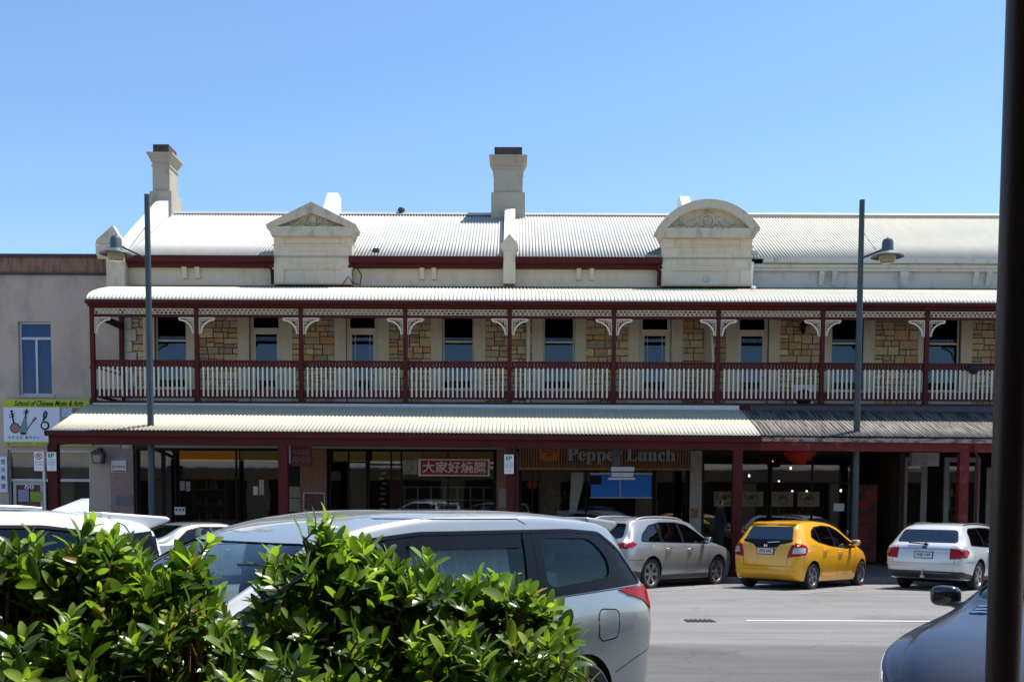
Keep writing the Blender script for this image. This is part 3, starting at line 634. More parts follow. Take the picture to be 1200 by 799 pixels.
# name boards half hidden above the beam
def board(pa, pb, txt, w0, w1, z0=3.285):
    b = MB(); b.box(sx(pa), sx(pb), WY-.12, WY-.055, z0, 3.95); b.cur = 1
    text_mb(b, txt, sx(w1)-sx(w0), .42, front((sx(w0)+sx(w1))/2, WY-.121, z0+.13), .004, .2, bold=.02)
    o = b.build('name_board', [mat('grey_name_board', (.33,.32,.31), .6), M['darkred']]); return o
tag(board(181, 328, 'B B Q  &  City  BBQ', 200, 322), 'pale fascia board with dark red letters tucked behind the left awning beam', 'sign')
tag(board(345, 592, 'YUMMY  GOURMET', 446, 532), 'long pale fascia board above the window with the red character sign', 'sign')
# signs
s = thing('wall_sign', 'lime and white music school sign with painted lutes under the left window', 'sign', (ax(56,30.7,495), 30.7, az(522,30.7,56)))
a, c, z0, z1 = ax(5,30.7,495), ax(108,30.7,495), az(522,30.7,56), az(468,30.7,56); zt = az(477.5,30.7,56); zb_ = az(517.5,30.7,56)
MB().box(a, c, 30.66, 30.82, z0, z1).build('sign_panel', M['signwhite'], s, world=True)
b = MB().box(a, c, 30.655, 30.659, zt, z1); b.cur = 1
text_mb(b, 'School of Chinese Music & Arts', ax(97,30.65,470)-ax(16,30.65,470), .165, front(ax(57,30.65,470), 30.652, zt+.035), .001, .35, bold=.025)
b.build('title_band', [M['lime'], M['black']], s, world=True)
b = MB().box(a, c, 30.655, 30.659, z0, zb_); b.cur = 1
text_mb(b, '☎ 0404 327 556    W  www.music', .95*(c-a)*.62, .06, front(a+.31*(c-a)+.03, 30.652, z0+.022), .001)
b.build('contact_band', [M['lime'], M['black']], s, world=True)
b = MB(); P = lambda px, py: (ax(px,30.65,495), az(py,30.65,56))
yy = 30.654
def disc(b, px, py, r, k=1, y=yy): x, z_ = P(px, py); b.lathe([(0,-.004*k),(r,-.004*k),(r,0)], (x, y, z_), 16, 'y')
def stroke(b, pts, r, y=yy): b.tube([(P(*p)[0], y-.004, P(*p)[1]) for p in pts], r, 6)
disc(b, 17.5, 501.5, .15, 1); b.cur = 1; disc(b, 17.5, 501.5, .125, 2)
b.cur = 2; b.prism([P(29.5,487),P(31,487),P(31.5,505),P(29,508.5),P(24,508.5),P(21.5,505)], 'y', 30.645, 30.656)
b.cur = 0
stroke(b, [(14,483),(16,496)], .02); stroke(b, [(11,486),(17,484.5)], .012); stroke(b, [(11,489),(17,487)], .012); stroke(b, [(13,482),(15,482)], .03)
stroke(b, [(31.5,479),(30,490)], .02); stroke(b, [(28,482),(34,482)], .014); stroke(b, [(28,484.5),(33,483.5)], .012)
stroke(b, [(31,504),(38,494),(42,489)], .012); stroke(b, [(38,491),(41,493)], .01); stroke(b, [(40,489),(43,490.5)], .01)
stroke(b, [(24,508),(30,508)], .03)
disc(b, 52.5, 498.5, .13, 1); stroke(b, [(50,493),(54,488),(55,483),(53.5,481.5),(51.5,485),(51.5,490)], .022); b.cur = 3; disc(b, 52.5, 498.5, .085, 3)
b.build('instrument_picture', [M['black'], mat('lute_skin', (.35,.17,.12), .6), mat('lute_wood', (.18,.24,.24), .6), M['signwhite']], s, world=True)
b = MB(); text_mb(b, '中 文 乐 艺   教 学 中 心', .92, .09, front(ax(28,30.65,512), 30.652, az(514.5,30.65,56)), .001); b.cur = 1
b.box(ax(70,30.65,495), ax(108,30.65,495), 30.652, 30.659, az(500,30.65,56), zt-.002); b.cur = 2; b.box(ax(73,30.65,495), ax(85,30.65,495), 30.648, 30.6515, az(488,30.65,56), zt-.01)
b.build('sign_pictures', [M['blackmatt'], mat('photo_grey', (.22,.2,.22), .6, var=.5, scale=6), mat('photo_light', (.45,.5,.62), .6, var=.3, scale=12)], s, world=True)
# barbecue window sign
Yb = WY+.03; a, c = ax(490,Yb), ax(574,Yb); zt, z0 = az(538,Yb), az(558,Yb)
b = MB().box(a, c, Yb, Yb+.03, z0, zt); b.cur = 1; b.box(ax(493,Yb), ax(572,Yb), Yb-.004, Yb-.001, z0+.04, zt-.04); b.cur = 2
text_mb(b, '大家好燒臘', ax(570,Yb)-ax(495,Yb), .34, front(ax(532.5,Yb), Yb-.006, z0+.09), .001, bold=.015)
tag(b.build('window_sign', [M['white'], mat('deep_red_sign', (.42,.025,.04), .5), mat('cream_letters', (.85,.82,.72), .5)]), 'red sign with large pale Chinese characters hung in the shop window', 'sign')
b = MB()
for q in range(7): x = ax(474+q*15.5, WY+.3); b.box(x-.025, x+.025, WY+.3, WY+.34, PZ+.3, 2.2)
for zz in (2.18, 1.8, 1.42, .9): b.box(ax(472,WY+.3), ax(576,WY+.3), WY+.34, WY+.37, zz-.02, zz+.02)
tag(b.build('display_rack', mat('shelf_metal', (.32,.32,.3), .4, .5)), 'pale metal display rack grid standing behind the glass below the character sign', 'rack')
b = MB().box(ax(472,WY+.05), ax(489,WY+.05), WY+.05, WY+.06, az(556,WY), az(539,WY)); tag(b.build('poster', mat('faded_poster', (.28,.3,.28), .6, var=.6, scale=9)), 'faded grey poster taped to glass left of the red character sign', 'poster')
# hanging red sign
t = thing('hanging_sign', 'dark red sign board with a white edge hanging beside the second awning post', 'sign', (ax(352,28.5), 28.5, 2.9))
b = MB().box(ax(341,28.5), ax(365,28.5), 28.46, 28.50, az(547,28.5), az(517,28.5)+.2); b.cur = 1
for k, tx in enumerate(('老店燒臘', 'BBQ HOUSE')): text_mb(b, tx, .48, .16, front(ax(353,28.5), 28.456, az(534,28.5)-.2*k), .001)
b.build('sign_face', [mat('wine_sign', (.13,.015,.02), .5), mat('dull_letters', (.25,.2,.2), .5)], t, world=True)
MB().box(ax(335.5,28.5), ax(340.9,28.5), 28.4, 28.6, az(544,28.5), az(517,28.5)+.2).build('sign_edge', mat('pale_sign_edge', (.42,.48,.55), .5), t, world=True)
def sheet(name, px0, px1, py0, py1, Y, m, label, cat='notice', fr=None, txt=None, parts=None):
    a, c, zt, z0 = ax(px0,Y), ax(px1,Y), az(py0,Y), az(py1,Y); b = MB(); ms = [m]
    b.box(a, c, Y, Y+.012, z0, zt)
    if fr: ms.append(fr); b.cur = 1; e_ = .03; b.box(a-e_,a,Y-.01,Y+.02,z0-e_,zt+e_).box(c,c+e_,Y-.01,Y+.02,z0-e_,zt+e_).box(a,c,Y-.01,Y+.02,zt,zt+e_).box(a,c,Y-.01,Y+.02,z0-e_,z0)
    for (tx, u0, u1, v0, h_, mm) in (txt or ()):
        if mm not in ms: ms.append(mm)
        b.cur = ms.index(mm); text_mb(b, tx, (u1-u0)*(c-a), h_*(zt-z0), front(a+(u0+u1)/2*(c-a), Y-.003, z0+v0*(zt-z0)), .001, bold=.01)
    return tag(b.build(name, ms), label, cat)
def food_poster(pa, pb, lab):
    Y = WY+.05; a, c, zt, z0 = ax(pa,Y), ax(pb,Y), az(574.5,Y), az(592,Y); b = MB().box(a,c,Y,Y+.01,z0,zt); b.cur = 1
    cx, cz = (a+c)/2+.05, (z0+zt)/2; rx = .13+.03*(pa % 3); cx += .04*((pa % 5)-2); b.tube([(cx+rx*math.cos(q*math.pi/10), Y-.006, cz-.02+.13*math.sin(q*math.pi/10)) for q in range(21)], .012, 5); b.tube([(cx+rx*.7*math.cos(q*math.pi/8), Y-.006, cz+.03+.04*math.sin(q*math.pi/8)) for q in range(17)], .010, 5); b.cur = 2; b.tube([(cx-.02,Y-.008,cz+.02),(cx+.15,Y-.008,zt-.03)], .008, 5); b.ball((cx-.03,Y-.004,cz+.03), (.05,.008,.03), 8, 5)
    for q in range(3): b.box(a+.04, a+.04+.1, Y-.003, Y-.001, zt-.09-q*.07, zt-.06-q*.07)
    return tag(b.build('food_poster', [mat('kraft_poster', (.20,.155,.09), .6, var=.3, scale=10), mat('bowl_ink', (.05,.045,.035), .5), M['inner']]), lab, 'poster', 'bowl posters along the noodle shop window')
for pa, pb, l in ((838,859.5,'bowl poster nearest the dark doorway, behind the man in black'),(871,896,'bowl poster just right of the maroon awning post'),(906,931,'bowl poster in the middle of the noodle shop window'),(936.5,962,'browner bowl poster on the right of the row')): food_poster(pa, pb, l)
sheet('notice', 979, 991.5, 588, 597, WY+.06, M['paper'], 'small white notice taped low right in the noodle shop window')
sheet('notice', 585, 595, 572, 594, WY-.07, mat('grey_notice', (.32,.31,.3), .6, var=.3, scale=20), 'grey printed notice on the brown pier beside the parking sign post')
sheet('poster', 356, 379, 579, 599, WY-.07, mat('dark_red_photo', (.12,.04,.03), .5, var=.8, scale=9), 'framed dark red photo poster on the brown tiled pier', 'poster', fr=M['galv'])
sheet('notice', 335, 351, 571, 584, WY-.07, mat('olive_menu', (.25,.26,.2), .6, var=.3, scale=18), 'upper greenish menu sheet beside the brown pier')
sheet('notice', 335, 351, 585, 600, WY-.07, mat('olive_menu2', (.24,.26,.18), .6, var=.3, scale=18), 'lower greenish menu sheet beside the brown pier')
sheet('notice', 296, 301.5, 571, 581, WY+.06, M['paper'], 'short white notice on the dark glass of the left restaurant')
sheet('notice', 303, 308.5, 563, 581, WY+.06, mat('pinkish_paper', (.5,.45,.42), .6, var=.3, scale=30), 'tall narrow notice with red print on the dark left restaurant glass')
sheet('notice', 210, 215.5, 565, 576, WY+.06, mat('dim_paper', (.25,.24,.22), .6), 'dim left one of two small cards on the restaurant door glass')
sheet('notice', 217, 222, 565.5, 577, WY+.06, mat('dim_paper2', (.27,.26,.24), .6), 'dim right one of two small cards on the restaurant door glass')
sheet('window_sticker', 203, 215.5, 595.5, 604.5, WY+.06, M['paper'], 'white and blue sticker low in the left restaurant window', 'sticker', txt=[('■ ■ ■', .1, .9, .5, .3, mat('sticker_blue', (.05,.12,.3), .5))])
sheet('notice', 811.5, 819.5, 594, 605.5, WY-.07, mat('ochre_notice', (.42,.22,.05), .6, scale=25, col2=(.05,.04,.03), thr=(.5,.6)), 'small orange and black sign on the pale stone pier')
sheet('wall_sign', 129.5, 147, 539, 555, WY-.07, M['paper'], 'small purple and white agency sign on the pink tiled pier', 'sign', txt=[('prime', .08, .92, .22, .34, mat('plum', (.12,.02,.09), .5)), ('▬▬▬', 0.02, .98, .88, .08, M['darkred']), ('▬▬▬', 0.05, .95, .04, .08, M['darkred'])])
sheet('notice', 134, 154, 583, 594, WY-.07, mat('grey_notice2', (.16,.15,.17), .6, var=.3, scale=20), 'dull grey panel low on the pink tiled pier')
# restaurant lettering on the slatted fascia
t = thing('fascia_lettering', 'raised grey restaurant lettering with an orange badge on the timber slats', 'sign', (sx(700), WY-.13, sz(540)))
b = MB(); zz = sz(539.5)
def serif(b, s_, p0, p1, h_):
    n0 = len(b.f); text_mb(b, s_, sx(p1)-sx(p0), h_, front((sx(p0)+sx(p1))/2, WY-.17, zz - (.09 if s_[0] == '𝐏' else 0)), .0, bold=.01)
serif(b, '𝐏𝐞𝐩𝐩𝐞𝐫', 664, 728, .47); serif(b, '𝐋𝐮𝐧𝐜𝐡', 733, 790, .38)
o = b.build('letters', mat('raised_grey_letters', (.42, .43, .43), .5), t, world=True); md = o.modifiers.new('depth', 'SOLIDIFY'); md.thickness = .04; md.offset = 0
b = MB(); x0, x1 = sx(631), sx(656); z0, z1 = sz(540), sz(521); n = 14
pts = []
for i in range(n*2): a_ = math.pi*i/n; r_ = 1 if i % 2 else .9; pts.append(((x0+x1)/2+(x1-x0)/2*r_*math.copysign(abs(math.cos(a_))**.5, math.cos(a_)), (z0+z1)/2+(z1-z0)/2*r_*math.copysign(abs(math.sin(a_))**.5, math.sin(a_))))
b.prism(pts, 'y', WY-.17, WY-.126); b.cur = 1
text_mb(b, 'SIZZLE', (x1-x0)*.8, .12, front((x0+x1)/2, WY-.173, z0+.26), .001, .2, bold=.03); text_mb(b, 'IT', (x1-x0)*.3, .12, front((x0+x1)/2, WY-.173, z0+.10), .001, .2, bold=.03)
b.build('badge', [M['orange'], M['darkred']], t, world=True)
t = thing('awning_heater', 'grey electric heater hanging from the awning in front of the lettering', 'heater', (ax(729,27.5), 27.5, 2.6))
b = MB().box(ax(716,27.5), ax(743,27.5), 27.35, 27.7, az(551.5,27.5), az(546.5,27.5)).box(ax(717,27.5), ax(742,27.5), 27.4, 27.65, az(558,27.5), az(553,27.5)).box(ax(713,27.5), ax(744,27.5), 27.36, 27.7, az(561.5,27.5), az(559,27.5)); b.build('heater_body', M['galv'], t, world=True)
b = MB().box(ax(718.5,27.5), ax(727.5,27.5), 27.45, 27.6, az(547,27.5), az(522,27.5)+.4); b.build('hanger', mat('dark_bracket', (.07,.075,.08), .5), t, world=True)
# things inside the shops
Y = WY+.045
b = MB().box(ax(693,Y), ax(764,Y), Y, Y+.03, az(583,Y), az(555,Y)); b.cur = 1; b.box(ax(692,Y), ax(765,Y), Y-.01, Y+.04, az(555,Y), az(553.5,Y)).box(ax(692,Y), ax(765,Y), Y-.01, Y+.04, az(583,Y), az(582,Y)).box(ax(727,Y),ax(728,Y),Y-.01,Y-.002,az(582,Y),az(555,Y)); b.cur = 2; b.box(ax(692,Y), ax(705,Y), Y-.05, Y-.012, az(567,Y), az(557,Y))  # blue panel added before the glass in place of a sunlit reflection
tag(b.build('window_reflection', [M['blue'], M['paper'], M['black']]), 'bright blue panel with pale edges painting a reflection under the grey lettering', 'blind')  # no real blind: the panel stands in for a reflection in the glass
b = MB().prism([(ax(668,Y),az(600,Y)),(ax(670,Y),az(553,Y)),(ax(684,Y),az(553,Y)),(ax(684,Y),az(565,Y)),(ax(676,Y),az(600,Y))], 'y', Y, Y+.02); tag(b.build('window_drape', mat('pale_drape', (.34,.36,.33), .8, var=.15)), 'pale drape hanging behind the glass left of the blue reflection panel', 'drape')
def pendant(px, py, Y, r, m, lab, cat='lamp', h_=.6, group=None, name='pendant_lamp'):
    x, z_ = ax(px,Y), az(py,Y); t = thing(name, lab, cat, (x, Y, z_), 0, group)
    MB().lathe([(0,-r*.8),(r*.6,-r*.7),(r,0),(r*.6,r*.7),(0,r*.8)], (0,0,0), 12).build('shade', m, t, smooth=40); MB().tube([(0,0,r*.7),(0,0,h_)], .008, 5).build('cord', M['black'], t)
pendant(624, 567.5, WY+.9, .17, mat('dim_red_lamp', (.3,.05,.04), .5, emit=((.4,.06,.04),.08)), 'dim red pendant lamp behind the window under the orange badge')
for i, (px, py) in enumerate(((905.5,539),(879,556),(927.5,547),(914,563),(930,574.5),(947,574.5),(987,573))):
    lab = ['upper left','far left','upper middle','lower middle','low, above the middle bowl poster,','low, above the browner bowl poster,','far right'][i]
    t = thing('bulb_lamp', f'small lit bulb, {lab} of the noodle shop bulbs', 'lamp', (ax(px,WY+1.2), WY+1.2, az(py,WY+1.2)), 0, 'bare bulbs in the noodle shop')
    MB().ball((0,0,0), (.03,.03,.045), 8, 5).build('bulb', M['bulb'], t); MB().tube([(0,0,.05),(0,0,.5)], .006, 4).build('cord', M['black'], t)
t = thing('paper_lantern', 'large red tiered lantern under the rusty awning', 'lantern', (ax(938,29.5), 29.5, az(537,29.5)))
MB().lathe([(.15,-.12),(.19,-.1),(.2,-.04),(.30,-.03),(.33,.05),(.33,.10),(.42,.11),(.45,.2),(.36,.3),(.1,.36),(0,.36)], (0,0,0), 20).build('lantern_body', M['redlit'], t, smooth=25)
MB().tube([(0,0,.36),(0,0,.55)], .015, 5).build('cord', M['black'], t)
t = thing('light_box_sign', 'pale grey box sign hanging under the awning by the white window frames', 'sign', (ax(1084,29), 29, 2.8))
b = MB().box(ax(1068,29), ax(1100,29), 28.9, 29.1, az(546,29,1084), az(530.5,29,1084)); b.cur = 1
for r_ in range(4): text_mb(b, ['CAFE 咖啡','奶茶 小食','OPEN 7 DAYS','外卖'][r_], .42, .055, front(ax(1077,29), 28.896, az(534.5+r_*3.4,29,1084)), .001)
b.build('sign_box', [mat('grey_box_sign', (.34,.34,.33), .6, var=.2, scale=12), M['inner']], t, world=True); MB().box(ax(1083,29), ax(1085,29), 28.98, 29.02, az(530.4,29,1084), az(530.4,29,1084)+.5).build('hanger', M['black'], t, world=True)
def shelf(label, pa, pb, zl, Y, cols, seed):
    r2 = random.Random(seed); a, c = ax(pa, Y), ax(pb, Y); t = thing('goods_shelf', label, 'shelf', ((a+c)/2, Y, PZ))
    f_ = MB()
    for z_ in zl: f_.box(a, c, Y, Y+.35, z_-.03, z_)
    for x in (a-.02, c): f_.box(x, x+.02, Y-.005, Y+.355, PZ, max(zl)+.4)
    f_.build('shelf_frame', M['wood'], t, world=True)
    for q, col_ in enumerate(cols):
        b = MB()
        for z_ in zl:
            x = a+.04+r2.uniform(0,.2)
            while x < c-.12:
                w_ = r2.uniform(.05,.11); h_ = r2.uniform(.10,.30)
                if r2.random() < .8/len(cols)+.12: b.lathe([(w_*.45,0),(w_*.45,h_*.7),(w_*.2,h_*.85),(w_*.2,h_),(0,h_)], (x, Y+.06+.09*q, z_), 8)
                x += w_+r2.uniform(.01,.10)
        if b.f: tag(b.build('jars', mat('goods_colour', col_, .5), t, world=True), kind='stuff')
shelf('shelves of orange and brown jars low behind the glass under the orange badge', 634, 672, (1.05, 1.50, 1.92), WY+.3, [(.5,.22,.05),(.35,.30,.2),(.25,.06,.03)], 2)
shelf('shelves of pale bottles behind the glass of the left restaurant', 226, 262, (1.2, 1.65, 2.1), WY+.5, [(.4,.38,.3),(.2,.12,.06),(.3,.3,.33)], 3)
shelf('shelves of red and white jars inside the noodle shop', 912, 950, (1.05, 1.40), WY+.5, [(.35,.05,.03),(.45,.42,.38)], 5)
shelf('shelves of bottles inside the white framed shop at the right', 1112, 1130, (1.2, 1.6, 2.0), WY+.4, [(.2,.25,.15),(.4,.4,.38)], 6)
# narrow column of hanging white and black goods beside the orange partition
b = MB(); r3 = random.Random(9)
for q in range(26): z_ = .9+q*.075; b.cur = q % 2; x = ax(449, WY+.3)+r3.uniform(-.06,.06); b.box(x-.07, x+.07, WY+.3+r3.uniform(-.02,.02), WY+.36, z_, z_+.06)
tag(b.build('hanging_packets', [M['white'], M['black']]), 'column of white and black packets hanging left of the orange partition', 'packets')
def plant(name, label, x, y, z_, hgt, n_, seed):
    r2 = random.Random(seed); t = thing(name, label, 'plant', (x, y, z_)); MB().lathe([(0,0),(.13,0),(.18,.3),(.15,.3),(.14,.25),(0,.25)], (0,0,0), 14).build('pot', mat('plant_pot', (.10,.06,.05), .6), t)
    b = MB()
    for k in range(n_):
        a_ = r2.uniform(0,6.28); e_ = r2.uniform(.1,1.0); l = r2.uniform(.12,.25); h0 = r2.uniform(.35,1)*hgt; rr = r2.uniform(0,.25)
        c_ = Vector((rr*math.cos(a_), rr*math.sin(a_), h0)); d_ = Vector((math.cos(a_)*math.cos(e_), math.sin(a_)*math.cos(e_), math.sin(e_))); s_ = Vector((-math.sin(a_), math.cos(a_), 0))*.03
        b.add([c_, c_+d_*l*.5+s_, c_+d_*l, c_+d_*l*.5-s_], [(0,1,2,3)])
    b.build('foliage', mat('pot_plant_leaf', (.05,.09,.02), .5, var=.4, scale=5), t); MB().tube([(0,0,.2),(0,0,hgt*.8)], .015, 5).build('stem', M['wood'], t)
plant('potted_plant', 'bushy potted plant behind the left restaurant glass by the second post', sx(313), WY+.6, PZ, 1.9, 260, 4)
plant('potted_plant', 'thin potted plant low behind the left restaurant glass near the lamp post', sx(221), WY+.6, PZ, 1.6, 90, 5)
plant('potted_plant', 'spiky potted plant behind the white framed window at the right', sx(1068), WY+.7, PZ, 2.0, 60, 6)
# balcony items
t = thing('wall_lantern', 'black carriage lantern on the stone wall right of the seventh balcony door', 'lantern', (ax(940,WY-.1,385), WY-.1, az(385,WY-.1,940)))
MB().lathe([(0,-.17),(.05,-.15),(.085,.08),(.11,.1),(.03,.18),(0,.2)], (0,-.12,0), 6).build('lantern_cage', M['black'], t); MB().box(-.03,.03,-.02,.06,-.05,.12).tube([(0,0,.1),(0,-.06,.2),(0,-.12,.18)], .01, 5).build('wall_arm', M['black'], t)
t = thing('hanging_basket', 'round dark object hooked on the handrail beside the near dark pole', 'basket', (ax(1141,BY-.15,433), BY-.15, az(433,BY,1141)))
MB().ball((0,0,0), (.15,.13,.14), 14, 8).build('basket', mat('navy_cloth', (.012,.014,.03), .8, bump=.5), t, smooth=60); MB().tube([(-.15,0,0),(-.19,.02,.03),(-.2,.08,.08)], .015, 6).build('hook', M['black'], t)
b = MB().tube([(ax(619,WY,400),WY-.12,FL+.01),(ax(619,WY,400),WY-.12,7.5)], .055, 10); B(b, 'downpipe', M['white'])
xs = ax(832, 30, 405); b = MB()
pr = [(WY-.06,FL)] + [(WY-.06-1.5*math.sin(a_*math.pi/20)*.9, FL+.9+1.75*math.cos(a_*math.pi/20)) for a_ in range(0, 11)] + [(WY-1.45,FL)]
b.prism(pr, 'x', xs-.03, xs+.03); B(b, 'balcony_screen', M['cream'])
b = MB().box(ax(930,WY-.35,450), ax(953,WY-.35,450), WY-.42, WY-.1, FL, FL+.75); b.cur = 1; b.lathe([(.0,-.012),(.24,-.012),(.24,.0)], (ax(942,WY-.42,450), WY-.425, FL+.38), 18, 'y')
tag(b.build('air_conditioner', [M['white'], M['black']]), 'white air conditioner box on the balcony floor under the carriage lantern', 'air conditioner')
t = thing('roof_ventilator', 'small dark vent with tangled wires on the roof ridge', 'vent', (ax(470,RY,249), RY, RZ+.05)); MB().ball((0,0,.09), (.11,.11,.10), 10, 6).build('vent_cap', M['stain'], t); MB().tube([(-.15,0,.02),(-.05,0,.18),(.1,0,.15),(.14,0,.02)], .01, 4).build('wire', M['black'], t)
for px, py, l in ((440.5,294,'small dark floodlight beside the triangular pediment'),(884,297,'small grey floodlight beside the arched pediment')):
    t = thing('floodlight', l, 'floodlight', (ax(px,30.55,py), 30.55, az(py,30.55,px)), 0); MB().box(-.09,.09,-.06,.06,-.04,.06).build('lamp_housing', M['stain'] if px < 600 else M['galv'], t); MB().box(-.28 if px > 600 else -.2,-.09,.0,.03,-.01,.02).build('mount_arm', M['galv'], t)
t = thing('roof_box', 'small teal metal cowl left of the arched pediment', 'cowl', (ax(770,30.8,296), 30.9, az(299,30.9,770))); MB().prism([(-.25,.05),(.12,.22),(.14,-.05),(-.05,-.05)], 'y', -.1, .1).build('cowl', mat('teal_metal', (.12,.18,.18), .5), t)
b = MB().tube([(ax(402,30.3,335),30.3,7.92),(ax(408,30.3,328),30.35,8.15),(ax(413,30.3,332),30.3,7.95),(ax(422,30.2,335),30.2,7.88),(ax(423,30.3,325),30.4,8.2),(ax(418,30.4,320),30.42,8.4)], .018, 6); tag(b.build('loose_cable', M['black']), 'loose black cable looping round the downpipe beside the triangular pediment', 'cable')

# ------------------------------------------------------------------ rendered building on the left
LB = thing('rendered_building', 'mauve rendered two-storey shop building with a stained brown parapet', 'building', (-16, WY, PZ))
def LBp(mb, name, m, **k): return mb.build(name, m, LB, world=True, **k)
X1 = -11.45; X0 = -24; zt = az(298.5, WY, 60); zb_ = az(320, WY, 60)
hs = [(ax(22,WY,420), ax(60.5,WY,420), az(463,WY,40), az(377,WY,40)), (ax(10,WY,560), ax(105.5,WY,560), PZ, az(527,WY,60)), (ax(-120,WY,420), ax(-80,WY,420), az(463,WY,40), az(377,WY,40))]
b = MB(); holes_wall(b, X0, X1, PZ, zt-.01, WY-.02, .25, hs); LBp(b, 'wall', M['render'])
b = MB().box(X0, X1+.02, WY-.07, WY-.021, zb_, zt-.10); LBp(b, 'parapet_band', M['brown'])
b = MB().box(X0, X1+.03, WY-.12, WY+.25, zt-.099, zt).box(X0, X1+.02, WY-.11, WY-.021, zb_-.06, zb_-.001); LBp(b, 'coping', M['stain'])
b = MB().box(X0, X1, WY+.3, 40, PZ, zt-.3).box(X1-.25, X1, WY+.231, 40, zt-.3, zt-.02); LBp(b, 'rear_block', M['render'])
b = MB().box(ax(-20,WY), X1, WY-.06, WY-.021, az(523.5,WY,60), az(521,WY,60)); LBp(b, 'ledge', M['render'])
for h_ in (hs[0], hs[2]):
    a, c, z0, z1 = h_; y = WY+.1; b = MB(); w_ = .05
    b.box(a, a+w_, y, y+.05, z0, z1).box(c-w_, c, y, y+.05, z0, z1).box(a+w_, c-w_, y+.001, y+.049, z0, z0+.06).box(a+w_, c-w_, y+.001, y+.049, z1-w_, z1); zm = z0+(z1-z0)*.78
    b.box(a+w_, c-w_, y-.01, y+.04, zm-.035, zm+.035).box((a+c)/2-.03, (a+c)/2+.03, y-.005, y+.045, z0+.06, zm-.035)
    o = LBp(b, 'window', mat('white_window_frame', (.5,.52,.6), .5)); MB().box(a+w_, c-w_, y+.02, y+.025, z0+.06, z1-w_).build('pane', M['glass_blue'], o)
    MB().box(a-.0, c+.0, y+.12, y+.14, z0, z1).build('blind', mat('blue_blind_dim', (.010,.11,.27), .8), o)
    LBp(MB().box(a-.1, c+.1, WY-.07, WY+.03, z0-.07, z0-.001), 'sill', M['render'])
b = MB().box(hs[1][0]-.2, hs[1][1]+.2, WY+.3, WY+4, PZ-.02, 3.5); b.f = [f_ for n_, f_ in enumerate(b.f) if n_ != 2]; b.mi = b.mi[:5]; b.c = b.c[:5]; 
b = MB().box(ax(10,WY), ax(106,WY), WY+.9, WY+.92, PZ, 3.4); LBp(b, 'inner_screen', mat('maroon_inner', (.07,.025,.02), .7, var=.5, scale=1.5))
y = WY+.06; b = MB(); w_ = .06; zt_ = az(527,WY,60); zm = az(562.5,WY,60)
for p in (10.5, 50, 64, 105): x = ax(p, WY, 560); b.box(x-w_/2, x+w_/2, y, y+.06, PZ, zt_)
b.box(ax(10.5,WY), ax(105,WY), y-.002, y+.058, zt_-w_, zt_-.001).box(ax(10.5,WY), ax(105,WY), y-.002, y+.058, zm-.04, zm+.04)
o = LBp(b, 'shop_window', M['alu']); MB().box(ax(11,WY), ax(104.5,WY), y+.02, y+.026, PZ, zt_-w_).build('pane', M['glass'], o)
x0, x1 = ax(13.5,WY), ax(49,WY); b = MB().box(x0, x0+.09, y-.05, y-.003, PZ, zm-.05).box(x1-.09, x1, y-.05, y-.003, PZ, zm-.05).box(x0+.09, x1-.09, y-.049, y-.004, zm-.14, zm-.051).box(x0+.09, x1-.09, y-.049, y-.004, PZ, PZ+.3)
o = LBp(b, 'door', mat('pink_grey_door_frame', (.42,.38,.40), .5)); b = MB(); text_mb(b, '𝟖𝟔', ax(37.5,WY)-ax(26.5,WY), .19, front(ax(32,WY), y-.03, az(575.3,WY)), .001); b.build('door_number', M['white'], o)
MB().box(x0+.1, x1-.1, y-.01, y-.004, PZ+.3, zm-.14).build('door_panel', mat('brown_door', (.09,.03,.02), .4), o)
b = MB().box(ax(66,WY), ax(104,WY), WY+.5, WY+.52, az(561,WY), az(529,WY)); LBp(b, 'window_display', mat('mottled_display', (.06,.06,.055), .7, scale=2.2, col2=(.26,.25,.22), thr=(.45,.6)))
sheet('notice', 19.5, 32, 576, 590, WY, mat('lilac_paper', (.25,.25,.38), .6), 'lilac paper stuck on the door below the number')
sheet('notice', 33.5, 47.5, 578, 590, WY, mat('lime_paper', (.35,.40,.03), .6, scale=20, col2=(.1,.12,.02), thr=(.5,.55)), 'lime green paper stuck on the door below the number')
sheet('banner', -4, 7, 537, 579, WY-.1, M['signwhite'], 'tall white vertical notice at the left edge beside the door', 'banner', txt=[('音', .35, .85, .78, .14, M['darkred']), ('乐', .35, .85, .55, .14, M['blackmatt']), ('教', .35, .85, .33, .14, M['blackmatt']), ('室', .35, .85, .1, .14, M['blackmatt'])])
t = thing('wall_lantern', 'square metal lantern with a glass face on the mauve pier', 'lantern', (ax(115.5,30.6,540), 30.62, az(540,30.6)))
MB().prism([(-.13,-.13),(-.17,.16),(.17,.16),(.13,-.13)], 'y', -.15, .1).build('lantern_cage', mat('bronze_grey', (.10,.09,.08), .5), t); MB().prism([(-.09,-.09),(-.12,.11),(.12,.11),(.09,-.09)], 'y', -.16, -.152).build('lantern_glass', mat('milky_glass', (.30,.28,.22), .3), t)
MB().prism([(-.2,.161),(-.04,.28),(.04,.28),(.2,.161)], 'y', -.17, .1).box(-.05,.05,.0,.2,.2,.33).build('lantern_cap', M['stain'], t)

